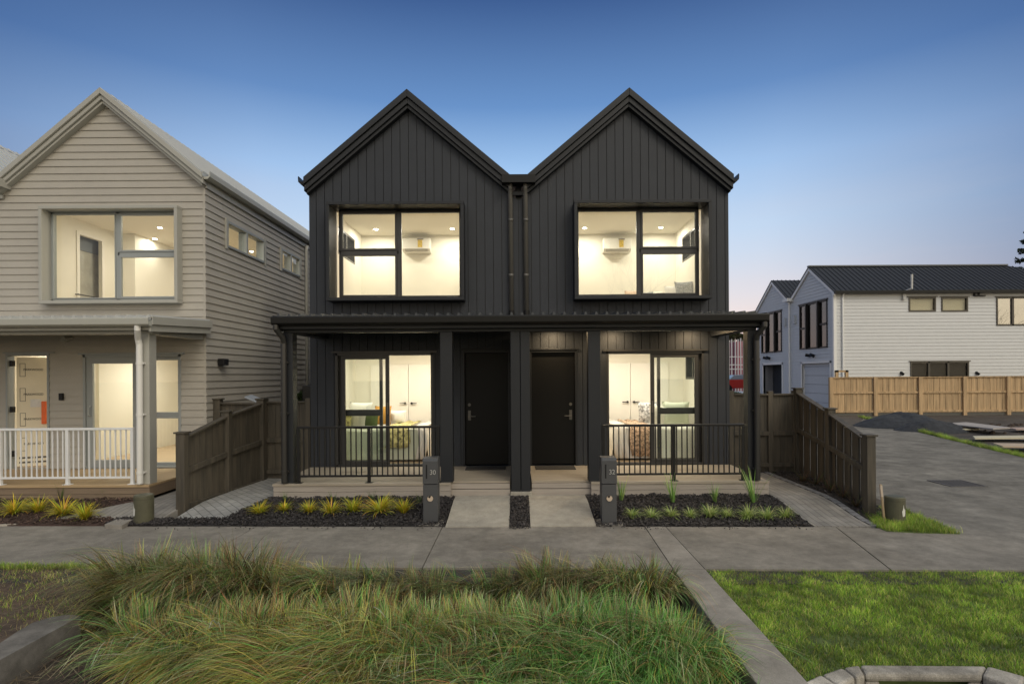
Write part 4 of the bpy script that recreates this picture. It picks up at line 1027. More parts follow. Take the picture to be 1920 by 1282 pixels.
# ------------------------------------------------------------------ garden plants
def tuft_mesh(seed, n, length, width, lean, droop, cols, wts, dark=.5):
    r = np.random.default_rng(seed)
    az = r.uniform(0, 2 * math.pi, n); rr = .022 * np.sqrt(r.uniform(0, 1, n))
    root = np.stack([rr * np.cos(az), rr * np.sin(az), np.zeros(n) - .01], 1)
    c = pal(n, cols, wts, r, .18)
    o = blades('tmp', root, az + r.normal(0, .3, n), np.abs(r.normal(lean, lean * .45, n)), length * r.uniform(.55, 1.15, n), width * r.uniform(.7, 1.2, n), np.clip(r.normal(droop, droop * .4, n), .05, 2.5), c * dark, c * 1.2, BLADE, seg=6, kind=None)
    me = o.data; bpy.data.objects.remove(o); return me
YEL = ([(.62, .58, .04), (.78, .60, .06), (.42, .50, .05), (.80, .42, .06)], [4, 2, 3, 1])
LIM = ([(.42, .56, .14), (.62, .66, .30), (.28, .40, .10)], [3, 2.5, 2])
DGR = ([(.10, .16, .05), (.16, .22, .07)], [1, 1])
TAL = ([(.20, .36, .08), (.32, .46, .13), (.14, .24, .07)], [2, 2, 1])
ymesh = [tuft_mesh(50 + i, 170, (.22, .20, .24, .21)[i], .0095, (.55, .65, .45, .6)[i], 1.0, *YEL) for i in range(4)]
lmesh = [tuft_mesh(60 + i, 170, .185, .0065, .50, 1.35, *LIM) for i in range(3)]
dmesh = [tuft_mesh(70 + i, 26, .17, .006, .32, .35, *DGR) for i in range(2)]
tmesh = [tuft_mesh(80 + i, 30, .42, .013, .22, .42, *TAL, dark=.8) for i in range(4)]
fmesh = [tuft_mesh(90 + i, 46, .22, .008, .7, .8, [(.10, .06, .035), (.16, .09, .05), (.09, .11, .04)], [2, 2, 2]) for i in range(2)]
def plant(me, px, py, z0, sc, name, label, group, rot):
    q = G(px, py, z0); o = bpy.data.objects.new(name, me); COL.objects.link(o)
    o.location = (q.x, q.y, hz(q.y) + .01); sc *= random.uniform(.85, 1.3); o.scale = (sc, sc, sc * random.uniform(.85, 1.1)); o.rotation_euler = (random.uniform(-.12, .12), random.uniform(-.12, .12), rot)
    tag(o, label, 'plant', group)
ordn = ['first', 'second', 'third', 'fourth', 'fifth', 'sixth', 'seventh', 'eighth', 'ninth']
for i, (px, py, sc) in enumerate(((487, 967, 1.05), (534, 963, .85), (580, 965, .95), (620, 966, 1.05), (662, 964, 1.0), (712, 964, 1.25), (757, 965, 1.25))):
    sz = {5: 'broad ', 6: 'broad '}.get(i, 'small ' if i == 1 else '')
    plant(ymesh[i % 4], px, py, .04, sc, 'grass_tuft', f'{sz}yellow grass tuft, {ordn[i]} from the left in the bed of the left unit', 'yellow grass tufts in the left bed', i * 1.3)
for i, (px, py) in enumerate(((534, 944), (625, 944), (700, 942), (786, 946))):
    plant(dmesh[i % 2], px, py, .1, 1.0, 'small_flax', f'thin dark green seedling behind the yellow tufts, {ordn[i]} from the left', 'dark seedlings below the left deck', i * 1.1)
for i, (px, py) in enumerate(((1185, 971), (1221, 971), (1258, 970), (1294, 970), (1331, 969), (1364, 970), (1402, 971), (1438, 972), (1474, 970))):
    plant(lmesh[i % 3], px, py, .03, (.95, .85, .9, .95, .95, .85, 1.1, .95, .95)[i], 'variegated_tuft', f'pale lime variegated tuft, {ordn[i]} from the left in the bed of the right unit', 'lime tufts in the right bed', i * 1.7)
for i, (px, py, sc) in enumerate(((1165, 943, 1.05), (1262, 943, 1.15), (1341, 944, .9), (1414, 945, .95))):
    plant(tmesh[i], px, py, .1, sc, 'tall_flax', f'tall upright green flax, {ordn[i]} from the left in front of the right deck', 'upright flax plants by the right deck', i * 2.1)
for i, (px, py, sc) in enumerate(((26, 969, 1.3), (72, 967, 1.2), (118, 970, 1.25), (160, 975, 1.3))):
    plant(ymesh[(i + 1) % 4], px, py, .03, sc, 'grass_tuft', f'yellow-green grass tuft, {ordn[i]} from the left below the taupe house deck', 'yellow tufts below the taupe house', i * .9 + 2)
for i, (px, py) in enumerate(((40, 938), (116, 940), (196, 938))):
    plant(dmesh[i % 2], px, py, .1, 1.1, 'small_flax', f'dark seedling against the taupe house deck, {ordn[i]} from the left', 'dark seedlings below the taupe house', i * 1.9)
for i, (px, py, sc) in enumerate(((1505, 908, 1.2), (1528, 915, 1.3), (1556, 928, 1.2), (1580, 938, 1.2), (1605, 950, 1.1))):
    q = G(px, py, .08); o = bpy.data.objects.new('reddish_shrub', fmesh[i % 2]); COL.objects.link(o); o.location = (min(q.x, 4.98), q.y, hz(q.y) + .01); o.scale = (sc,) * 3; o.rotation_euler.z = i
    tag(o, f'low reddish-brown plant by the right dark fence, {("farthest", "second farthest", "middle", "second nearest", "nearest")[i]} of five', 'plant', 'reddish plants along the right fence')

# ------------------------------------------------------------------ mailboxes
MBX = mat('charcoal_mailbox', (.060, .062, .066), .55, var=.05, bump=.3, bscale=150)
def mailbox(px, num, lab, side):
    q = G(px, 980, .015); cx, y = q.x, q.y
    T = thing('mailbox', lab, 'mailbox', (cx, y, .01), 'mailboxes by the entry paths')
    w = .098; dp = .20
    g = MB(); g.box(cx - w + .004, cx + w - .004, y + .006, y + dp, .0, .505); pl = g.build('pillar', MBX, T, bevel=.004)
    g = MB(); zt = .845
    g.prism([(cx - w, y, .515), (cx - w, y + dp + .02, .515), (cx - w, y + dp + .02, zt), (cx - w, y + .03, zt), (cx - w, y, zt - .035)],
            [(cx + w, y, .515), (cx + w, y + dp + .02, .515), (cx + w, y + dp + .02, zt), (cx + w, y + .03, zt), (cx + w, y, zt - .035)])
    bx = g.build('letter_box', MBX, T, bevel=.004)
    g = MB(); g.box(cx - .055, cx - .037, y - .002, y + .01, .585, .765); g.build('letter_slot', mat('slot_black', (.004, .004, .004), .8), bx)
    text_mesh(num, .085, 'house_number', mat('silver_number', (.55, .55, .55), .3, metal=.6), bx, Vector((cx + .035, y - .002, .665)), depth=.002, sx=.95)
    z = .33
    g = MB(); g.tube([(cx + .0, y + .012, z), (cx, y - .004, z)], .041, 28); g.build('paper_tube', mat('tube_rim', (.045, .045, .045), .5), pl)
    g = MB(); g.tube([(cx, y + .004, z), (cx, y - .006, z)], .037, 28); g.build('tube_liner', mat('tube_liner', (.52, .42, .32), .6), pl)
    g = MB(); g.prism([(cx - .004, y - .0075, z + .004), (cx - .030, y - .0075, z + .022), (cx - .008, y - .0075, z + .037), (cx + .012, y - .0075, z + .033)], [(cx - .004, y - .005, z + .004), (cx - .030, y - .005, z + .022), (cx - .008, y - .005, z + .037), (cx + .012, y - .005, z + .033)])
    g.build('tube_painted_shade', mat('slot_black', (.004, .004, .004)), pl)  # flat black wedge painted in for the shade inside the tube
    g = MB(); g.prism([(cx - w - .09, y - .09, .006), (cx + w + .09, y - .09, .006), (cx + w + .05, y + .16, .03), (cx - w - .05, y + .16, .03)], [(cx - w - .09, y - .09, -.1), (cx + w + .09, y - .09, -.1), (cx + w + .05, y + .16, -.1), (cx - w - .05, y + .16, -.1)])
    g.build('concrete_pad', KERBM, T)
mailbox(807, '30', 'charcoal pillar mailbox number 30 by the left entry path', 1)
mailbox(1143, '32', 'charcoal pillar mailbox number 32 by the right entry path', -1)

# ------------------------------------------------------------------ bollards, stake, slabs
GRN = mat('olive_plastic', (.085, .082, .050), .55, var=.2, vscale=6)
def pedestal(px0, px1, pyt, pyb, lab, tilt, stk):
    q = G((px0 + px1) / 2, pyb - 3, .02); s = F / q.y; rad = (px1 - px0) / 2 / s * .93; h = (pyb - pyt) / s * .96
    q.x *= (q.y + rad) / q.y
    T = thing('utility_bollard', lab, 'bollard', (q.x, q.y + rad, 0), 'utility bollards by the footpath')
    c = Vector((q.x, q.y + rad, -.05)); tv = Vector((tilt, 0, 1))
    g = MB(); g.tube([c, c + tv * .06, c + tv * (h * .93), c + tv * (h * 1.0), c + tv * (h + .012), c + tv * (h + .018)], [rad * 1.0, rad, rad, rad * .985, rad * .88, rad * .3], 28)
    g.build('body', GRN, T, smooth=False, bevel=0)
    g = MB(); g.tube([c + tv * (h * .90), c + tv * (h * .905)], rad * 1.015, 28); g.build('lid_seam', mat('seam_dark', (.03, .03, .02), .7), T)
    g = MB(); a0 = stk
    pts = []
    for (da, z) in ((-.18, .40), (.14, .42), (.20, .62), (.02, .66), (-.06, .80), (-.16, .62), (-.26, .58)):
        a = a0 + da; pts.append((c.x + tilt * z * h + (rad + .002) * math.sin(a), c.y - (rad + .002) * math.cos(a), c.z + z * h))
    g.extr(pts, (0, -.002, 0)); g.build('torn_sticker', mat('sticker_white', (.62, .62, .58), .6, var=.15, vscale=40), T)
pedestal(252, 288, 922, 985, 'olive green utility bollard with torn white sticker left of the dark fence', .0, -.55)
pedestal(1660, 1697, 925, 984, 'olive green utility bollard in the grass wedge beside a wooden stake', -.01, .35)
a = G(1659, 978, .01); b = P(1652, 908, a.y); g = MB(); d = Vector((.012, 0, 0)); e = Vector((0, .02, 0))
g.prism([a - d, a + d, a + d + e, a - d + e], [b - d, b + d, b + d + e, b - d + e])
stake = thing('survey_stake', 'thin leaning wooden stake beside the right bollard', 'stake', a)
g.build('stake_shaft', wood('stake_wood', (.34, .26, .16), (10, 10, 2)), stake)
c = b.lerp(a, .02); c2 = b.lerp(a, .33); g = MB(); g.prism([c - d * 1.1 - e * .1, c + d * 1.1 - e * .1, c + d * 1.1 + e * 1.1, c - d * 1.1 + e * 1.1], [c2 - d * 1.1 - e * .1, c2 + d * 1.1 - e * .1, c2 + d * 1.1 + e * 1.1, c2 - d * 1.1 + e * 1.1])
g.build('painted_tip', mat('worn_paint', (.48, .40, .32), .7), stake)
for (pp, lab) in ((((196, 983), (228, 985), (251, 973), (232, 968)), 'loose concrete slab left of the olive bollard at the footpath edge'), (((210, 961), (252, 961), (252, 947), (240, 945)), 'grey paver corner lying behind the left bollard')):
    q = [G(x, y, .05) for x, y in pp]; g = MB(); g.prism([(k.x, k.y, .055) for k in q], [(k.x, k.y, -.05) for k in q]); tag(g.build('concrete_slab', KERBM, bevel=.004), lab, 'slab')
g = MB(); g.box(P(-30, 984, 7.27).x, P(31, 984, 7.27).x, 7.26, 7.30, .0, .022); tag(g.build('timber_batten', mat('pale_batten', (.42, .38, .32), .7)), 'pale thin batten lying at the footpath edge at far left', 'batten')
# drain grate in the driveway
q = G(1793, 906, -.01); T = thing('drain_grate', 'dark iron drain grate set in the driveway', 'grate', (q.x, q.y, 0))
g = MB(); zg = dv(0, q.y) + .004
for k in range(9): g.box(q.x - .27 + k * .06, q.x - .235 + k * .06, q.y - .26, q.y + .26, zg, zg + .006)
g.box(q.x - .30, q.x - .27, q.y - .29, q.y + .29, zg, zg + .007); g.box(q.x + .28, q.x + .31, q.y - .29, q.y + .29, zg, zg + .007); g.box(q.x - .27, q.x + .28, q.y - .29, q.y - .26, zg, zg + .007); g.box(q.x - .27, q.x + .28, q.y + .26, q.y + .29, zg, zg + .007)
g.build('bars', mat('iron', (.095, .085, .075), .6), T)
g = MB(); g.box(q.x - .27, q.x + .28, q.y - .26, q.y + .26, zg - .001, zg + .001); g.build('pit', mat('pit', (.035, .032, .03), .9), T)

# ------------------------------------------------------------------ fences
def post(g, x, y, z0, z1, w=.11, cap=True):
    g.box(x - w / 2, x + w / 2, y - w / 2, y + w / 2, z0, z1)
    return g
def fence(name, lab, pts, tops, m, grp, flip=1, boards_front=False, w=.12, pitch=.14, base=.05, cap=.022, gap=.004, rails=(.5, .12), lap=False):
    """posts at pts (x,y) with top heights; board panels and rails between them"""
    T = thing(name, lab, 'fence', (pts[0][0], pts[0][1], 0), grp)
    for (x, y), zt in zip(pts, tops):
        g = MB(); post(g, x, y, -.1, zt, w); g.build('post', m, T, bevel=.004)
        if cap: g = MB(); g.box(x - w / 2 - .02, x + w / 2 + .02, y - w / 2 - .02, y + w / 2 + .02, zt, zt + cap); g.build('post_cap', m, T, bevel=.003)
    for i in range(len(pts) - 1):
        (x0, y0), (x1, y1) = pts[i], pts[i + 1]; z0, z1 = tops[i] - .05, tops[i + 1] - .05
        L_ = math.hypot(x1 - x0, y1 - y0); ux, uy = (x1 - x0) / L_, (y1 - y0) / L_; nx, ny = -uy * flip, ux * flip
        b = MB(); s = w / 2; k = 0
        while s < L_ - w / 2:
            e = min(s + pitch - gap, L_ - w / 2); off = .020 * (k % 2) if lap else 0
            za = z0 + (z1 - z0) * s / L_ - .03; zb = z0 + (z1 - z0) * e / L_ - .03
            q = []
            for (t, o_) in ((s, off), (e, off), (e, off + .018), (s, off + .018)):
                q.append((x0 + ux * t + nx * o_, y0 + uy * t + ny * o_, za if t == s else zb))
            b.prism([(a_, b_, base) for a_, b_, _ in q], q); s += pitch; k += 1
        b.build('board_panel', m, T)
        for fr in rails:
            g = MB(); o0, o1 = -.05, -.002
            def rp(t, o_, dz): return (x0 + ux * t + nx * o_, y0 + uy * t + ny * o_, base + (z0 + (z1 - z0) * t / L_ - base) * fr + dz)
            a_, b_ = w / 2, L_ - w / 2
            g.prism([rp(a_, o0, 0), rp(a_, o1, 0), rp(a_, o1, .075), rp(a_, o0, .075)], [rp(b_, o0, 0), rp(b_, o1, 0), rp(b_, o1, .075), rp(b_, o0, .075)]); g.build('rail', m, T, bevel=.003)
        g = MB()
        def cp(t, o_, dz): return (x0 + ux * t + nx * o_, y0 + uy * t + ny * o_, z0 + (z1 - z0) * t / L_ + dz)
        a_, b_ = w / 2, L_ - w / 2
        g.prism([cp(a_, -.055, -.028), cp(a_, .04, -.028), cp(a_, .04, 0), cp(a_, -.055, 0)], [cp(b_, -.055, -.028), cp(b_, .04, -.028), cp(b_, .04, 0), cp(b_, -.055, 0)]); g.build('capping', m, T, bevel=.003)
    return T
zt = lambda px, py, D: P(px, py, D).z
GRPF = 'dark timber fences around the duplex'
fence('timber_fence', 'dark stained timber fence stepping up between the taupe house and the black duplex', [(-4.66, 7.78), (-4.53, 8.72), (-4.42, 9.66)], [zt(340, 812, 7.78), zt(425, 772, 8.72), zt(488, 749, 9.66)], FEN, GRPF, flip=1, rails=(.5, .02), lap=False)
fence('timber_fence', 'dark board fence closing the gap on the left side of the black duplex', [(-4.42, 9.80), (-3.66, 9.80)], [zt(530, 752, 9.8) + .05] * 2, FEN, GRPF, cap=0, w=.09)
fence('timber_fence', 'short dark fence beside the corner of the taupe house', [(-5.32, 9.95), (-4.55, 9.95)], [zt(392, 749, 9.95), zt(450, 750, 9.95)], FEN, GRPF, w=.12)
fence('timber_fence', 'dark paling fence with rails stepping down beside the driveway', [(5.03, 10.05), (4.90, 8.78), (4.67, 7.45)], [zt(1494, 729, 10.05), zt(1551, 767, 8.78), zt(1629, 817, 7.45)], FEN, GRPF, flip=1, rails=(.52, ), lap=True, base=.1, w=.115)
fence('timber_fence', 'dark board fence and gate right of the black duplex', [(3.85, 10.1), (4.55, 10.1), (5.0, 10.1)], [zt(1400, 738, 10.1) + .06, zt(1445, 738, 10.1) + .05, zt(1490, 737, 10.1) + .05], FEN, GRPF, cap=0, w=.09)
# grey lid peeping over the left fence
a = P(458, 743, 10.6); g = MB(); g.prism([(a.x, 10.6, a.z), (a.x + .30, 10.6, a.z - .13), (a.x + .30, 10.9, a.z - .10), (a.x, 10.9, a.z + .03)], [(a.x, 10.6, a.z - .03), (a.x + .30, 10.6, a.z - .16), (a.x + .30, 10.9, a.z - .13), (a.x, 10.9, a.z)])
bn = thing('rubbish_bin', 'grey bin with a tilted lid behind the left fence', 'bin', (a.x + .2, 10.8, .1)); g.build('lid', mat('bin_lid', (.30, .33, .38), .5), bn, bevel=.01)
g = MB(); g.prism([(a.x + .04, 10.63, .15), (a.x + .3, 10.63, .15), (a.x + .3, 10.9, .15), (a.x + .04, 10.9, .15)], [(a.x + .0, 10.6, a.z - .18), (a.x + .32, 10.6, a.z - .18), (a.x + .32, 10.95, a.z - .18), (a.x, 10.95, a.z - .18)]); g.build('bin_body', mat('bin_grey', (.05, .05, .05), .6), bn, bevel=.01)

# long new fence behind the driveway
DF = 26.2; zb = -.15
xs = [P(1557, 745, DF).x, P(1640, 745, DF).x, P(1724, 745, DF).x, P(1807, 745, DF).x, P(1889, 745, DF).x]; st = xs[2] - xs[1]
xs += [xs[-1] + st * k for k in range(1, 4)]
T = thing('long_fence', 'new pale timber fence in front of the white houses', 'fence', (xs[0], DF, zb))
for i, x in enumerate(xs):
    g = MB(); g.box(x - .085, x + .085, DF - .10, DF + .02, zb - .1, 1.70); g.build('post', FENB, T, bevel=.005)
    if i < len(xs) - 1:
        x1 = xs[i + 1]; b = MB(); s = x + .085; k = 0
        while s < x1 - .085:
            e = min(s + .145, x1 - .085); b.box(s, e - .006, DF + (.012 if k % 2 else 0), DF + .03, .02, 1.66); s += .145; k += 1
        b.build('board_panel', FENB, T)
        for z in (.05, .93): g = MB(); g.box(x + .085, x1 - .085, DF - .05, DF - .002, z, z + .09); g.build('rail', FENB, T)
        g = MB(); g.box(x + .085, x1 - .085, DF - .06, DF + .05, 1.66, 1.70); g.build('capping', FENB, T)
        g = MB(); g.box(x + .085, x1 - .085, DF, DF + .02, zb - .1, .015); g.build('base_board', mat('grey_plinth', (.12, .115, .10), .9), T)
g = MB(); c = P(1567, 708, DF + .5); c1 = P(1591, 694, DF + .5)
for (a, b, z0, z1) in ((c.x, c.x + .14, 1.2, c1.z), (c1.x - .14, c1.x, 1.2, c1.z), (c.x, c1.x, c1.z - .09, c1.z)): g.box(a, b, DF + .5, DF + .6, z0, z1)
tag(g.build('timber_gate_frame', FENB), 'small timber frame standing just behind the left end of the pale fence', 'frame')

# ------------------------------------------------------------------ white houses far right
WB = mat('white_boards', (.62, .63, .63), .6, var=.03)
DRK = mat('dark_slate_steel', (.022, .025, .031), .5, spec=.3)
WX, WY0, WH = 16.08, 28.4, 4.55
WHs = thing('white_duplex', 'white weatherboard twin-gabled house with dark steel roof at far right', 'house', (WX, WY0, -.15))
ez, rz = 6.10, 7.72; mid1, mid2, yv, ye = WY0 + 2.27, WY0 + 6.75, WY0 + 4.5, WY0 + 9.1
XR = 36.0
Wf = lambda u, v, o: (u, WY0 - o, v)
pxr = lambda px, py: P(px, py, WY0)
def prect(x0, y0, x1, y1): a = pxr(x0, y0); b = pxr(x1, y1); return (a.x, b.x, b.z, a.z)
wins = [prect(1703, 557, 1754, 584), prect(1764, 557, 1814, 584), prect(1867, 557, 1935, 610), prect(1706, 678, 1816, 722)]
mb = MB(); clad(mb, Wf, lap_rects(WX, XR, -.2, 5.95, .172), wins, [], lambda u, v, r: .026 - .02 * (v - r[2]) / .172); mb.build('side_cladding', WB, WHs)
g = MB(); g.box(WX - .03, WX + .10, WY0 - .045, WY0 - .0, -.2, 5.95); g.box(WX - .05, WX, WY0 - .04, WY0 + .08, -.2, 5.95); g.build('corner_board', WHT, WHs)
Wg = lambda u, v, o: (WX - o, u, v)
def gw(px0, px1, pyt, pyb):   # window on the gable plane from pixel bounds
    u0 = px0 - CX; u1 = px1 - CX; d0 = WX * F / (u0 + 1); d1 = WX * F / (u1 + 1)
    return (d1, d0, P(px1, pyb, d1).z, P(px1, pyt, d1).z)
gwins = [gw(1500, 1552, 561, 651), gw(1428, 1466, 582, 659)]
gar = [gw(1504, 1556, 680, 800), gw(1431, 1466, 683, 800)]; gar = [(a, b, -.15, d) for a, b, c, d in gar]
mb = MB()
k = (rz - ez) / (mid1 - WY0 + .1)
for (ya, yb, ym) in ((WY0, yv, mid1), (yv, ye, mid2)):
    clad(mb, Wg, lap_rects(ya, yb, -.2, 7.6, .172), gwins + gar, [(k, 1, rz - .06 + k * ym), (-k, 1, rz - .06 - k * ym)], lambda u, v, r: .026 - .02 * (v - r[2]) / .172)
mb.build('gable_cladding', WB, WHs)
for (ym, y0_, y1_) in ((mid1, WY0 - .2, yv), (mid2, yv, ye + .2)):
    for s_, ye_ in ((-1, y0_), (1, y1_)):
        ze = rz - k * abs(ye_ - ym)
        hip = 26.9 + 9 if ym == mid2 else XR
        g = MB()
        if s_ == -1 and ym == mid1:
            xrg = P(1887, 498, mid1).x
            g.prism([(WX - .12, ym, rz), (xrg, ym, rz), (xrg + 3.3, ye_, ze), (WX - .12, ye_, ze)], [(WX - .12, ym, rz - .06), (xrg, ym, rz - .06), (xrg + 3.3, ye_, ze - .06), (WX - .12, ye_, ze - .06)])
            x = WX
            while x < xrg + 3.2:
                t0 = max(0, (x - xrg) / 3.3); ya_, za_ = ym + (ye_ - ym) * t0, rz + (ze - rz) * t0
                g.prism([(x, ya_, za_), (x + .05, ya_, za_), (x + .04, ya_, za_ + .035), (x + .01, ya_, za_ + .035)], [(x, ye_, ze), (x + .05, ye_, ze), (x + .04, ye_, ze + .035), (x + .01, ye_, ze + .035)]); x += .26
        else:
            xe = P(1887, 498, mid1).x if ym == mid1 else 26
            g.prism([(WX - .12, ym, rz), (xe, ym, rz), (xe, ye_, ze), (WX - .12, ye_, ze)], [(WX - .12, ym, rz - .06), (xe, ym, rz - .06), (xe, ye_, ze - .06), (WX - .12, ye_, ze - .06)])
            x = WX
            while x < xe and s_ == -1:
                g.prism([(x, ym, rz), (x + .05, ym, rz), (x + .04, ym, rz + .035), (x + .01, ym, rz + .035)], [(x, ye_, ze), (x + .05, ye_, ze), (x + .04, ye_, ze + .035), (x + .01, ye_, ze + .035)]); x += .26
        g.build('roof', DRK, WHs)
        g = MB(); g.prism([(WX - .10, ym, rz - .06), (WX - .10, ye_, ze - .06), (WX - .10, ye_, ze - .24), (WX - .10, ym, rz - .24)], [(WX - .04, ym, rz - .06), (WX - .04, ye_, ze - .06), (WX - .04, ye_, ze - .24), (WX - .04, ym, rz - .24)]); g.build('barge_board', WHT, WHs)
g = MB(); xrg = P(1887, 498, mid1).x; g.prism([(xrg, mid1, rz), (xrg + 3.3, WY0 - .2, rz - k * 2.47), (xrg + 3.3, yv, rz - k * 2.2)], [(xrg, mid1, rz - .06), (xrg + 3.3, WY0 - .2, rz - k * 2.47 - .06), (xrg + 3.3, yv, rz - k * 2.2 - .06)]); g.build('roof_hip', DRK, WHs)
g = MB(); g.box(WX - .12, P(1887, 498, mid1).x, mid1 - .12, mid1 + .12, rz - .02, rz + .05); g.build('ridge_cap', mat('ridge_grey', (.13, .14, .15), .4), WHs)
ez2 = rz - k * 2.47
g = MB(); g.box(WX - .1, XR, WY0 - .32, WY0 - .18, ez2 - .15, ez2 - .02); g.build('gutter', BLKG, WHs)
g = MB(); g.box(WX - .03, XR, WY0 - .18, WY0 - .03, 5.92, ez2 - .03); g.build('eave_soffit', mat('tan_soffit', (.30, .24, .17), .7), WHs)
g = MB(); g.tube([(WX + .42, WY0 - .14, 5.9), (WX + .40, WY0 - .07, 5.7), (WX + .40, WY0 - .07, -.2)], .05, 12); g.build('downpipe', WHT, WHs)
g = MB(); g.tube([(WX - .10, yv, ez + .05), (WX - .10, yv, -.2)], .05, 12); g.box(WX - .35, WX, yv - .3, yv + .3, ez - .02, ez + .16); g.build('valley_downpipe', WHT, WHs)
BRW = mat('bronze_frame', (.075, .065, .05), .45)
BL = mat('drawn_blind', (.52, .44, .30), .8)
for i, (a, b, c, d) in enumerate(wins):
    g = MB(); w = .07
    g.box(a, b, WY0 - .05, WY0 + .08, c, c + w); g.box(a, b, WY0 - .05, WY0 + .08, d - w, d); g.box(a, a + w, WY0 - .05, WY0 + .08, c + w, d - w); g.box(b - w, b, WY0 - .05, WY0 + .08, c + w, d - w)
    g.box(a - .08, b + .08, WY0 - .06, WY0 - .03, d, d + .04)
    if i == 2: m_ = pxr(1898, 580).x; g.box(m_ - .05, m_ + .05, WY0 - .05, WY0 + .08, c, d)
    if i == 3:
        for px in (1741, 1777): m_ = pxr(px, 690).x; g.box(m_ - .05, m_ + .05, WY0 - .05, WY0 + .08, c, d)
    wo_ = g.build('window', BRW, WHs)
    g = MB(); g.box(a + .03, b - .03, WY0 + .01, WY0 + .02, c + .03, d - .03); g.build('glass_pane', glass('mirror_pane', (.6, .6, .55), 13) if i == 2 else (glass('dull_glass', (.8, .8, .8), .5) if i == 3 else GLS), wo_)
    g = MB(); g.box(a + .02, b - .02, WY0 + .10, WY0 + .12, c, d); g.build('blind_or_dark_sheet', BL if i < 2 else mat('dark_room', (.03, .028, .025), .8), wo_)  # small windows get blinds, the others a dark sheet standing in for room gloom
for i, (a, b, c, d) in enumerate(gwins):
    g = MB(); w = .07; X0_, X1_ = WX - .06, WX + .08
    g.box(X0_, X1_, a, b, c, c + w); g.box(X0_, X1_, a, b, d - w, d); g.box(X0_, X1_, a, a + w, c, d); g.box(X0_, X1_, b - w, b, c, d)
    L_ = b - a
    g.box(WX - .13, X1_, a + L_ * .28, a + L_ * .32, c, d); g.box(WX - .13, X1_, a + L_ * .70, a + L_ * .74, c, d)
    zm = c + (d - c) * .5; g.box(X0_, X1_, a, a + L_ * .27, zm - .05, zm + .05); g.box(X0_, X1_, a + L_ * .76, b, zm - .12, zm - .02)
    g.box(WX - .08, WX - .03, a - .1, b + .1, d, d + .06)
    wo_ = g.build('gable_window', BLKM, WHs)
    g = MB(); g.box(WX + .0, WX + .01, a + .03, b - .03, c + .03, d - .03); g.build('glass_pane', GLSD, wo_)
    g = MB(); g.box(WX + .09, WX + .10, a, b, c, d); g.build('reflection_sheet', mat('blue_grey_reflection', (.28, .33, .36), .8), wo_)  # added sheet behind the glass, its blue-grey standing in for reflected sky
for i, (a, b, c, d) in enumerate(gar):
    if i == 0:
        g = MB(); z = c
        while z < d - .1: g.box(WX + .10, WX + .15, a, b, z, min(z + .48, d) - .015); z += .48
        gd = g.build('garage_door', WB, WHs)
    else:
        g = MB(); g.box(WX + 1.2, WX + 1.25, a, b, c, d); g.box(WX, WX + 1.25, b, b + .05, c, d); g.box(WX, WX + 1.25, a - .05, a, c, d); g.box(WX, WX + 1.25, a, b, d, d + .05); gd = g.build('garage_opening', mat('garage_grey', (.25, .25, .26), .8), WHs)
    g = MB(); g.box(WX - .05, WX + .1, a - .12, a, c, d + .1); g.box(WX - .05, WX + .1, b, b + .12, c, d + .1); g.box(WX - .05, WX + .1, a - .12, b + .12, d, d + .12); g.build('garage_frame', WHT, WHs)
for (px, py) in ((1522, 665), (1440, 670)):
    D = WX * F / (px - CX + 1); q = P(px, py, D); g = MB(); g.tube([(WX, q.y - .2, q.z - .08), (WX - .25, q.y - .28, q.z)], .09, 10); g.tube([(WX, q.y + .15, q.z - .05), (WX - .25, q.y + .25, q.z)], .09, 10); g.build('garage_light', BLKM, WHs)
for (px, py) in ((1473, 604), (1491, 599)):
    D = WX * F / (px - CX + 1); q = P(px, py, D); g = MB(); g.box(WX - .12, WX, q.y - .12, q.y + .12, q.z - .25, q.z + .25); g.build('wall_vent', mat('vent_grey', (.45, .48, .5), .5), WHs)
for px in (1689, 1830):
    q = pxr(px, 698); g = MB(); g.tube([(q.x, WY0, q.z), (q.x + .02, WY0 - .15, q.z - .1)], .07, 10); g.build('wall_light', BLKM, WHs)
q = pxr(1699, 530); g = MB(); g.tube([(q.x, WY0 - .4, pxr(1699, 517).z), (q.x, WY0 - .4, pxr(1699, 543).z), (pxr(1692, 545).x, WY0 - .1, pxr(1692, 548).z), (pxr(1692, 545).x, WY0 - .1, pxr(1692, 562).z)], .06, 10); g.box(pxr(1690, 545).x, pxr(1695, 545).x, WY0 - .15, WY0, pxr(1690, 562).z, pxr(1690, 546).z); g.build('flue_pipe', mat('flue_grey', (.5, .5, .48), .4), WHs)
g = MB()
a = pxr(1822, 547); b = pxr(1845, 547); c = pxr(1833, 555); g.box(a.x, b.x, WY0 - .12, WY0 - .08, a.z - .03, a.z + .03)
for xx in (a.x + .08, c.x): g.box(xx - .03, xx + .03, WY0 - .1, WY0, c.z, a.z); g.box(xx, xx + .32, WY0 - .12, WY0 - .05, c.z - .02, c.z + .04)
g.build('wall_bracket', BLKM, WHs)
g = MB(); g.box(WX + .6, XR, WY0 + .5, WY0 + 9, -.2, 5.9); g.build('inner_mass', mat('dark_core', (.05, .05, .05), .9), WHs)
g = MB(); g.box(WX + .3, XR, WY0 + 8.9, WY0 + 9.1, -.2, 5.9); g.build('rear_wall', WB, WHs)

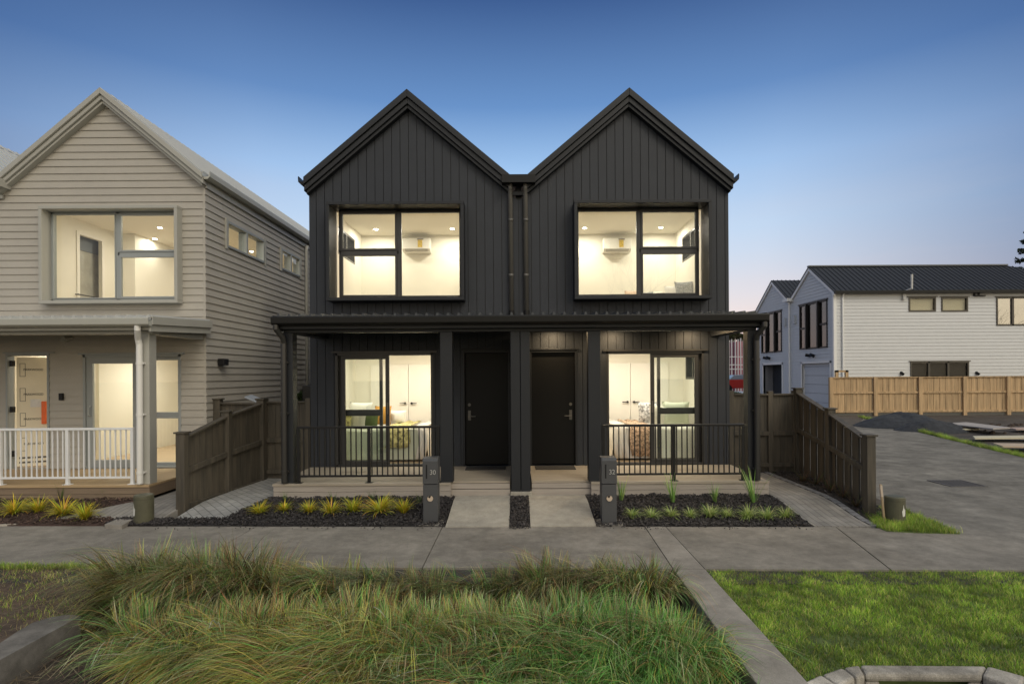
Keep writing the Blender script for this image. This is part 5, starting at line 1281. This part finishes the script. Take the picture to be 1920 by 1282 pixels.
# ------------------------------------------------------------------ construction yard on the right
def heap(name, cx, cy, rx, ry, h, m, seed, lab, cat='heap', n=64):
    V = []; Fc = []
    for j in range(n + 1):
        for i in range(n + 1):
            u = i / n * 2 - 1; v = j / n * 2 - 1; d = math.hypot(u, v)
            nn_ = noise.noise((u * 1.6, v * 1.6, seed)) * .35 + noise.noise((u * 5, v * 5, seed)) * .14 + noise.noise((u * 14, v * 14, seed)) * .05
            z = h * max(0, 1 - d ** 2.3) ** 1.15 * (1.0 + nn_) + (nn_ * .07 * h if d < 1 else 0)
            V.append((cx + u * rx, cy + v * ry, zb_ + z - (.05 if d > .97 else 0)))
    for j in range(n):
        for i in range(n): k = j * (n + 1) + i; Fc.append((k, k + 1, k + n + 2, k + n + 1))
    g = MB(); g.v = V; g.f = Fc; return tag(g.build(name, m, smooth=True), lab, cat)
zb_ = -.11
GRAV = mat('dark_gravel', (.032, .035, .041), .95, var=.4, vscale=9, bump=1, bscale=30)
q = G(1712, 812, -.1)
heap('gravel_heap', P(1697, 800, 20.6).x, 20.8, 1.70, 1.3, .46, GRAV, 3, 'large dark gravel heap beside the driveway')
heap('gravel_heap', P(1745, 808, 19.2).x, 19.2, 1.25, .75, .36, GRAV, 8, 'smaller dark gravel heap in front of the large one')
slab('yard_earth', [(12.9, 26.1), (40, 26.1), (40, 11), (12.5, 11), gp(1920, 853, -.04), gp(1800, 827, -.08), gp(1680, 799, -.1), gp(1612, 782, -.14)], mat('yard_earth', (.060, .050, .042), .95, var=.5, vscale=2.5, bump=1, bscale=20), lambda x, y: -.11, bottom=-.3, cuts=.8, rough=.05)
# grass strip along the driveway
e0 = [gp(1614, 783, -.1), gp(1680, 800, -.1), gp(1740, 813, -.08), gp(1800, 829, -.08), gp(1860, 842, -.06), gp(1925, 857, -.04), gp(2100, 895, 0)]
def offp(p, w): return (p[0] + w * .25, p[1] + w)
strip = e0 + [offp(p, w) for p, w in list(zip(e0, (.4, .6, .8, 1.0, 1.4, 2.0, 2.4)))[::-1]]
lawn('strip_grass', strip, 22000, 51, -.09, (.08, .18), label='rough grass strip between the driveway and the earth yard')
WD = mat('pale_plywood', (.46, .36, .26), .7, var=.15, vscale=3); WD2 = mat('grey_board', (.36, .33, .31), .7, var=.15)
def plank(pp, z, m, lab, th=.04):
    q = [G(x, y, z) for x, y in pp]; g = MB(); g.prism([(k.x, k.y, z) for k in q], [(k.x, k.y, z - th) for k in q]); tag(g.build('timber_sheet', m, bevel=.004), lab, 'board', 'boards lying in the earth yard')
plank(((1768, 793), (1812, 791), (1895, 801), (1862, 803)), .10, WD2, 'wide grey-brown sheet of board lying flat in the yard')
plank(((1770, 797), (1806, 797), (1812, 799), (1774, 800)), .03, WD, 'orange-tinted short board under the wide grey sheet')
plank(((1775, 801), (1838, 801), (1834, 804), (1780, 804)), .0, mat('cream_timber', (.55, .50, .36), .7), 'cream batten just in front of the wide grey sheet')
plank(((1824, 817), (1990, 815), (1995, 820), (1828, 821)), .02, mat('cream_timber', (.55, .50, .36), .7), 'long cream plank lying along the grass strip')
plank(((1862, 830), (1990, 832), (1995, 838), (1880, 836)), .04, WD, 'nearest pale plank at the right edge, half in the grass')
plank(((1890, 801), (1990, 800), (1990, 805), (1905, 804)), .02, mat('pinkish_board', (.42, .32, .27), .7), 'thin pinkish board behind the long cream plank at right')
r = random.Random(9)
for i in range(26):
    px, py = r.uniform(1800, 1918), r.uniform(795, 812); q = G(px, py, -.08); s = r.uniform(.04, .13)
    g = MB(); g.tube([(q.x, q.y, -.12), (q.x + s * .1, q.y, -.12 + s * .7), (q.x, q.y + s * .2, -.12 + s)], [s, s * .9, s * .25], 7)
    tag(g.build('earth_clod', SOIL), 'lump of loose earth among the boards in the yard before the pale fence', 'clod', 'clods of earth in the yard')

# scaffold, red cladding and car seen through the right porch
SD = 46.0
T = thing('scaffold', 'white tubular scaffold far behind the right porch', 'scaffold', (P(1378, 760, SD).x, SD, -.15))
SW = mat('scaffold_white', (.62, .60, .60), .5)
for px in (1354, 1360, 1367, 1372, 1379, 1384, 1389, 1394, 1400):
    x = P(px, 700, SD).x; g = MB(); g.tube([(x, SD, -.1), (x, SD, P(px, 634 + (px % 3) * 2, SD).z)], .055, 8); g.build('standard', SW, T)
for py in (669, 684, 692, 708, 724): z = P(1378, py, SD).z; g = MB(); g.tube([(P(1350, py, SD).x, SD, z), (P(1402, py, SD).x, SD, z)], .04, 8); g.build('ledger', SW, T)
g = MB(); a = P(1381, 640, SD + 1.5); b = P(1408, 700, SD + 1.5); g.box(a.x, b.x, SD + 1.5, SD + 4, -.1, a.z); tag(g.build('building_shell', mat('red_wrap', (.34, .09, .11), .7, var=.3, vscale=1.2)), 'red wrapped building shell behind the scaffold', 'building')
g = MB(); a = P(1340, 628, SD + 8); b = P(1383, 700, SD + 8); g.box(a.x - 6, b.x, SD + 8, SD + 11, -.1, P(1366, 640, SD + 8).z); tag(g.build('far_building', mat('grey_green_wall', (.13, .15, .14), .8, var=.3, vscale=1)), 'grey-green building behind the scaffold', 'building')
# red car
CD = 40.0; a = P(1362, 735, CD); b = P(1400, 705, CD)
T = thing('parked_car', 'red car parked below the scaffold, seen past the right porch post', 'car', ((a.x + b.x) / 2, CD, -.1))
zz = lambda py: P(1380, py, CD).z
g = MB(); xl_, xr_ = a.x - .4, b.x + 1.0
g.extr([(xl_, CD, zz(728)), (xl_ + .1, CD, zz(716)), (xl_ + .7, CD, zz(712)), (xr_ - .3, CD, zz(711)), (xr_, CD, zz(716)), (xr_, CD, zz(728))], (0, 1.6, 0)); g.build('body', mat('red_paint', (.45, .03, .02), .3), T, bevel=.06)
g = MB(); g.extr([(xl_ + .6, CD + .1, zz(712)), (xl_ + 1.0, CD + .1, zz(703)), (xr_ - .8, CD + .1, zz(702)), (xr_ - .35, CD + .1, zz(711))], (0, 1.4, 0)); g.build('windscreen', mat('car_glass', (.30, .34, .40), .15), T, bevel=.04)
for x in (xl_ + .5, xr_ - .6): g = MB(); g.tube([(x, CD - .02, zz(729)), (x, CD + .2, zz(729))], .32, 18); g.build('wheel', BLKM, T)
q = P(1385, 740, 36); g = MB(); g.prism([(q.x - .3, 36, q.z - .3), (q.x + .9, 36, q.z - .3), (q.x + .9, 36, q.z + .12), (q.x - .3, 36, q.z + .12)], [(q.x - .3, 36.6, q.z - .3), (q.x + .9, 36.6, q.z - .3), (q.x + .8, 36.6, q.z + .22), (q.x - .2, 36.6, q.z + .22)]); tag(g.build('white_crate', mat('crate_white', (.55, .58, .62), .5), bevel=.03), 'pale crate in front of the red car', 'crate')

# leafy shrubs
def leaves(name, pts, m, n, sz, seed, cols, wts):
    r = np.random.default_rng(seed); pts = np.array(pts); k = r.integers(0, len(pts), n)
    d = r.normal(0, 1, (n, 3)); d /= np.linalg.norm(d, axis=1)[:, None]; rad = pts[k, 3] * r.uniform(.3, 1.05, n) ** .5
    c = pts[k, :3] + d * rad[:, None] * np.array([1, 1, .85])
    a = r.normal(0, 1, (n, 3)); a /= np.linalg.norm(a, axis=1)[:, None]; b = np.cross(a, r.normal(0, 1, (n, 3))); b /= np.linalg.norm(b, axis=1)[:, None]
    s = sz * r.uniform(.5, 1.2, n)[:, None]
    V = np.stack([c - a * s, c + b * s * .45, c + a * s, c - b * s * .45], 1).reshape(-1, 3); Fc = np.arange(n * 4).reshape(-1, 4)
    me = bpy.data.meshes.new(name); me.vertices.add(len(V)); me.vertices.foreach_set('co', V.ravel().astype(np.float32)); me.loops.add(Fc.size); me.loops.foreach_set('vertex_index', Fc.ravel().astype(np.int32))
    me.polygons.add(len(Fc)); me.polygons.foreach_set('loop_start', np.arange(0, Fc.size, 4, dtype=np.int32)); me.update()
    col = pal(n, cols, wts, r, .25); C = np.repeat(np.concatenate([col, np.ones((n, 1))], 1), 4, axis=0)
    at = me.color_attributes.new('Col', 'FLOAT_COLOR', 'POINT'); at.data.foreach_set('color', C.ravel().astype(np.float32)); me.materials.append(m)
    o = bpy.data.objects.new(name, me); COL.objects.link(o); return o
def shrub(px, py, D, pts, n, sz, seed, lab, name='leafy_shrub', cols=None):
    T = thing(name, lab, 'shrub', (P(px, py, D).x, D, 0)); q = []
    for (x, y, r_) in pts: c = P(x, y, D); q.append((c.x, c.y + random.uniform(-.2, .2), c.z, r_ * D / F))
    o = leaves('foliage', q, BLADE, n, sz, seed, cols or [(.035, .055, .022), (.05, .075, .03)], [1, 1]); attach(o, T)
    g = MB(); c = P(px, py, D); g.tube([(c.x, D, -.1), (c.x + .02, D, c.z)], [.05, .02], 7); g.build('stem', mat('bark_brown', (.07, .05, .035), .9), T)
shrub(1380, 745, 15, [(1366, 748, 9), (1378, 742, 8), (1392, 746, 9), (1405, 741, 8), (1418, 745, 8), (1432, 747, 8), (1445, 752, 7)], 2600, .06, 3, 'dark leafy shrub behind the right fence and porch post')
shrub(571, 738, 11.5, [(568, 742, 7), (574, 738, 7), (571, 748, 8)], 700, .05, 4, 'small dark shrub in the gap left of the black duplex')
shrub(1374, 634, 55, [(1368, 632, 6), (1378, 626, 5), (1388, 633, 6)], 900, .35, 6, 'treetop behind the far scaffold', 'far_tree', [(.05, .06, .03), (.08, .08, .04)])
g = MB(); a = P(566, 723, 11); b = P(584, 748, 11); g.box(a.x, b.x + .3, 11, 11.5, .15, a.z); 
tag(g.build('heat_pump_unit', BLKM, bevel=.02), 'black outdoor box against the wall in the gap left of the black duplex', 'unit')

# norfolk pine at the right edge
D = 50; base = P(1948, 760, D); T = thing('conifer_tree', 'dark conifer with tiered branches rising behind the white house at the right edge', 'tree', (base.x, D, -.1))
top = P(1948, 395, D).z; g = MB(); g.tube([(base.x, D, -.1), (base.x, D, top)], [.35, .04], 8); g.build('trunk', mat('bark_brown', (.07, .05, .035), .9), T)
pts = []; z = 5.0; r = random.Random(3); g = MB()
while z < top - .3:
    L_ = (top - z) * .30 + .3
    for k_ in range(7):
        a = k_ * 6.283 / 7 + z; t = .15
        tipx, tipy, tz_ = base.x + math.cos(a) * L_, D + math.sin(a) * L_, z + L_ * .12
        g.tube([(base.x, D, z), (tipx, tipy, tz_)], [.04, .012], 5, cap=False)
        while t < 1: pts.append((base.x + math.cos(a) * L_ * t, D + math.sin(a) * L_ * t, z + L_ * .12 * t, .20)); t += .1
    z += .85
g.build('limbs', mat('bark_brown', (.07, .05, .035)), T)
o = leaves('crown', pts, BLADE, 14000, .16, 12, [(.020, .035, .020), (.035, .05, .03)], [1, 1]); attach(o, T)

# bare street tree behind the camera; it shows mirrored in the windows of the white house
def bare_tree(x, y, h, seed, lab):
    r = random.Random(seed); T = thing('bare_tree', lab, 'tree', (x, y, 0)); tr = MB(); br = MB()
    def grow(p, d, l, rad, depth):
        q = p; pts = [p]; rs = [rad]
        for i in range(3):
            d = (d + Vector((r.uniform(-.18, .18), r.uniform(-.18, .18), r.uniform(-.05, .14)))).normalized(); q = q + d * l / 3; pts.append(q); rs.append(rad * (1 - .13 * (i + 1)))
        (tr if depth == 0 else br).tube(pts, rs, 6 if depth < 3 else 4, cap=False)
        if depth < 5:
            for k in range(3 if depth < 4 else 2):
                a = r.uniform(0, 6.28); nd = (d + Vector((math.cos(a), math.sin(a), r.uniform(-.1, .5))) * .75).normalized()
                grow(pts[-1] if k else pts[2], nd, l * r.uniform(.6, .82), rad * .55, depth + 1)
    grow(Vector((x, y, 0)), Vector((0, 0, 1)), h * .3, .14, 0)
    m = mat('grey_bark', (.06, .05, .04), .9); tr.build('trunk', m, T); br.build('limbs', m, T)
bare_tree(5.6, -9.0, 11.5, 4, 'bare street tree across the road, seen mirrored in the right upstairs window')
bare_tree(46.0, 3.0, 9.5, 6, 'bare tree off to the right, seen mirrored in the window of the white house')

# ------------------------------------------------------------------ things inside the rooms
UW = mat('unit_white', (.74, .72, .66), .35)
def heatpump(px0, px1, lab):
    a = P(px0, 447, 12.3); b = P(px1, 472, 12.3); x0, x1, z0, z1 = a.x, b.x, b.z, a.z
    T = thing('air_conditioner', lab, 'air conditioner', ((x0 + x1) / 2, 12.35, z0), 'wall air conditioners upstairs')
    g = MB(); g.extr([(x0, 12.48, z1), (x0, 12.27, z1), (x0, 12.25, z1 - .03), (x0, 12.25, z0 + .06), (x0, 12.32, z0), (x0, 12.48, z0)], (x1 - x0, 0, 0)); g.build('body', UW, T, bevel=.01)
    g = MB(); g.prism([(x0 + .05, 12.245, z0 + .055), (x1 - .05, 12.245, z0 + .055), (x1 - .06, 12.30, z0 + .002), (x0 + .06, 12.30, z0 + .002)], [(x0 + .05, 12.255, z0 + .06), (x1 - .05, 12.255, z0 + .06), (x1 - .06, 12.31, z0 + .01), (x0 + .06, 12.31, z0 + .01)]); g.build('louvre', mat('louvre_grey', (.42, .40, .36), .5), T)
    g = MB(); w = (x1 - x0); g.box(x0 + w * .56, x0 + w * .72, 12.243, 12.248, z0 + .09, z1 - .05); lb = g.build('energy_label', mat('label_yellow', (.60, .42, .06), .6, var=.5, vscale=60), T)
    g = MB(); g.box(x0 + w * .54, x0 + w * .76, 12.242, 12.247, z1 - .045, z1 - .02); g.build('label_header', mat('label_grey', (.16, .13, .11), .6), T)
heatpump(755, 807, 'white wall air conditioner with a yellow sticker in the left upstairs room')
heatpump(1131, 1183, 'white wall air conditioner in the right upstairs room behind the mirrored branches')

def cushion(c, w, h, d, rx, rz, m, lab, grp, name='cushion'):
    n = 10; V = []; Fc = []
    for s_ in (-1, 1):
        for j in range(n + 1):
            for i in range(n + 1):
                u = i / n * 2 - 1; v = j / n * 2 - 1
                e = max(0, 1 - u ** 2) ** .5 * max(0, 1 - v ** 2) ** .5
                pinch = 1 - .10 * (1 - abs(u)) * 1 - .0; pu = u * (1 - .09 * (1 - v * v)) ; pv = v * (1 - .09 * (1 - u * u))
                V.append((pu * w / 2, s_ * d / 2 * e ** .6, pv * h / 2))
    for s_ in range(2):
        o_ = s_ * (n + 1) ** 2
        for j in range(n):
            for i in range(n): k = o_ + j * (n + 1) + i; Fc.append((k, k + 1, k + n + 2, k + n + 1))
    g = MB(); g.v = V; g.f = Fc; o = g.build(name, m, smooth=True); o.location = c; o.rotation_euler = (rx, 0, rz); tag(o, lab, 'cushion', grp); return o
LIN = mat('cream_linen', (.66, .63, .54), .85, var=.06, vscale=8, bump=.3, bscale=20); OLV = mat('olive_velvet', (.10, .14, .035), .8); MUS = mat('mustard_cloth', (.48, .24, .04), .8)
SAGE = mat('sage_linen', (.54, .57, .45), .85); WHL = mat('white_linen', (.74, .72, .68), .85, bump=.3, bscale=20)
FLO = mat('floral_cloth', (.16, .17, .07), .85, var=1.0, vscale=16, var2=(.50, .46, .20)); SPOT = mat('spotted_cloth', (.28, .16, .10), .85, var=.95, vscale=26, var2=(.50, .36, .25))
def bed(sg, lab):
    X = lambda a: .043 + sg * a
    T = thing('bed', lab, 'bed', (X(2.6), 10.9, .36), 'beds in the ground floor rooms')
    y0, y1 = 10.15, 11.6; zt_ = .92
    # draped cover with folds
    n = 90; V = []; Fc = []
    x0, x1 = 1.72, 3.42
    for j, (ff, zz_) in enumerate(((0, zt_ + .02), (.96, zt_ + .02), (1.0, zt_ - .03), (1.02, .66), (1.06, .40))):
        for i in range(n + 1):
            t = i / n
            if ff == 0: px_, py_ = x0 + .25 + (x1 - x0 - .25) * t, (y0 + y1) / 2
            else:
                px_ = x0 + (x1 - x0) * t; py_ = y0 + (1 - ff) * .6
                fold = .025 * math.sin(t * 60 + math.sin(t * 23)) * (j - 1) / 3
                py_ += -abs(fold) if j > 2 else 0
            V.append((X(px_), py_, zz_ + (.015 * math.sin(t * 17) if j == 1 else 0)))
    for j in range(4):
        for i in range(n): k = j * (n + 1) + i; Fc.append((k, k + 1, k + n + 2, k + n + 1))
    g = MB(); g.v = V; g.f = Fc; g.build('bed_cover', SAGE if sg < 0 else WHL, T, smooth=True)
    # foot end drape
    V = []; Fc = []
    for j, (zz_, dx) in enumerate(((zt_ + .02, .3), (zt_ + .02, .04), (zt_ - .03, 0), (.66, -.03), (.40, -.06))):
        for i in range(n + 1):
            t = i / n; V.append((X(x0 + dx - abs(.02 * math.sin(t * 44)) * (j > 2)), y0 + (y1 - y0) * t, zz_))
    for j in range(4):
        for i in range(n): k = j * (n + 1) + i; Fc.append((k, k + 1, k + n + 2, k + n + 1))
    g = MB(); g.v = V; g.f = Fc; g.build('foot_drape', WHL, T, smooth=True)
    g = MB(); g.box(X(1.78), X(3.42), y0 + .06, y1, .44, zt_ - .02); g.build('mattress', WHL, T, bevel=.05)
    g = MB(); g.box(X(1.82), X(3.40), y0 + .1, y1 - .05, .36, .44); g.build('bed_base', mat('bed_brown', (.12, .08, .05), .7), T)
    g = MB(); g.box(X(3.42), X(3.48), y0 - .02, y1 + .05, .36, 1.02); g.build('headboard', LIN, T, bevel=.02)
    # throws
    def strip_(a, b, m, nm, yend, hang):
        V = []; Fc = []; n2 = 30; rows = [(y1 - .1, zt_ + .05), (y0 + .06, zt_ + .05), (y0 - .015, zt_ + .0), (y0 - .045, .72), (y0 - .07, hang)]
        for j, (yy, zz2) in enumerate(rows):
            for i in range(n2 + 1):
                t = i / n2; V.append((X(a + (b - a) * t + .04 * math.sin(j * 1.7)), yy - .018 * abs(math.sin(t * 11)) * (j > 1), zz2 + .012 * math.sin(t * 13)))
        for j in range(4):
            for i in range(n2): k = j * (n2 + 1) + i; Fc.append((k, k + 1, k + n2 + 2, k + n2 + 1))
        g = MB(); g.v = V; g.f = Fc; o = g.build(nm, m, T, smooth=True); s_ = o.modifiers.new('s', 'SOLIDIFY'); s_.thickness = .012
    if sg < 0: strip_(2.02, 2.42, FLO, 'floral_throw', 0, .62); strip_(1.70, 1.86, WHL, 'white_throw', 0, .42)
    else: strip_(2.00, 2.36, SPOT, 'spotted_throw', 0, .44); strip_(1.70, 1.92, WHL, 'white_throw', 0, .42)
bed(-1, 'bed with sage cover and floral throw in the left ground floor room')
bed(1, 'bed with white cover and spotted throw in the right ground floor room')
cz = 1.06
def cu(sg, a, y, z, w, h, rz, m, what, n=0):
    cushion((.043 + sg * a, y, z), w, h, .17, math.radians(-12), rz * sg, m, what, 'cushions on the beds')
cu(-1, 3.28, 10.35, cz + .04, .44, .42, .5, FLO, 'patterned green cushion at the far left end of the left bed')
cu(-1, 3.08, 10.42, cz + .02, .50, .42, .3, LIN, 'cream cushion beside the patterned one on the left bed')
cu(-1, 3.12, 10.9, cz + .12, .60, .46, .5, WHL, 'white pillow at the back of the left bed')
cu(-1, 2.82, 10.5, cz + .02, .36, .36, .2, OLV, 'olive green cushion in the middle of the left bed')
cu(-1, 2.68, 10.95, cz + .08, .34, .38, .1, MUS, 'mustard orange cushion on the left bed')
cu(-1, 2.43, 11.1, cz + .03, .36, .28, .1, WHL, 'white pillow seen through the open gap of the left sliding door')
cu(1, 2.50, 10.9, cz + .10, .40, .44, -.1, mat('black_white_print', (.10, .10, .09), .8, var=.9, vscale=24, var2=(.6, .6, .55)), 'black and white print cushion on the right bed')
cu(1, 2.68, 10.6, cz + .06, .46, .44, -.2, LIN, 'cream cushion left of the front one on the right bed')
cu(1, 2.92, 10.5, cz + .10, .50, .48, -.3, SAGE, 'pale sage cushion at the front of the right bed')
cu(1, 3.20, 10.5, cz + .04, .44, .42, -.4, WHL, 'white cushion at the right end of the right bed')
# upstairs: sofa tops and small things just over the sill
def cu2(a, y, z, w, h, m, what): cushion((.043 + a, y, z), w, h, .15, math.radians(-10), -.3, m, what, 'cushions upstairs right')
g = MB(); g.box(.043 + 2.2, .043 + 3.48, 11.2, 12.2, 2.74, 3.30); so = thing('day_bed', 'pale day bed under the side window upstairs right', 'bed', (2.9, 11.7, 2.72)); g.build('mattress', WHL, so, bevel=.05)
for (a, y, z, w, h, m, wh) in ((2.42, 11.9, 3.50, .36, .40, mat('peach_cloth', (.62, .46, .34), .85), 'peach cushion at the left of the upstairs right window'), (2.66, 11.8, 3.46, .34, .38, mat('slate_cloth', (.26, .28, .28), .85), 'slate cushion with a pointed corner upstairs right'), (2.92, 11.8, 3.47, .36, .40, LIN, 'cream cushion in the middle of the day bed upstairs'),
    (3.16, 11.4, 3.50, .40, .44, WHL, 'white cushion near the right end of the day bed upstairs'), (3.34, 11.3, 3.54, .40, .50, mat('checked_cloth', (.30, .31, .32), .85, var=.5, vscale=30), 'grey checked cushion at the right end upstairs')): cu2(a, y, z, w, h, m, wh)
q = P(638, 548, 12.2); g = MB(); g.box(q.x - .12, q.x + .20, 12.42, 12.46, 3.38, 3.75); tag(g.build('picture_frame', mat('pale_print', (.62, .62, .60), .6), bevel=.005), 'small pale picture low on the wall upstairs left', 'picture')
q = P(661, 541, 12.2); T = thing('decor_figure', 'small red-brown ornament above the sill upstairs left', 'ornament', (q.x, 12.2, 3.3)); g = MB(); g.tube([(q.x - .06, 12.2, 3.3), (q.x, 12.2, 3.5), (q.x - .08, 12.2, 3.64)], [.05, .07, .02], 9); g.build('vase', mat('terracotta', (.34, .12, .07), .6), T, smooth=True)
q = P(710, 546, 12.0); T = thing('potted_plant', 'tiny dark green potted plant above the sill upstairs left', 'plant', (q.x, 12, 3.2)); g = MB(); g.tube([(q.x, 12, 3.1), (q.x, 12, 3.34)], [.06, .08], 12); g.build('pot', mat('pot_grey', (.2, .2, .2), .6), T)
o = leaves('foliage', [(q.x, 12, 3.44, .08)], BLADE, 160, .04, 8, [(.03, .10, .07), (.05, .08, .12)], [1, 1]); attach(o, T)
g = MB(); g.box(.043 - 3.45, .043 - 2.0, 11.9, 12.45, 2.74, 3.20); tag(g.build('low_cabinet', mat('cabinet_pale', (.5, .45, .36), .6), bevel=.01), 'low pale cabinet under the ornaments upstairs left', 'cabinet')
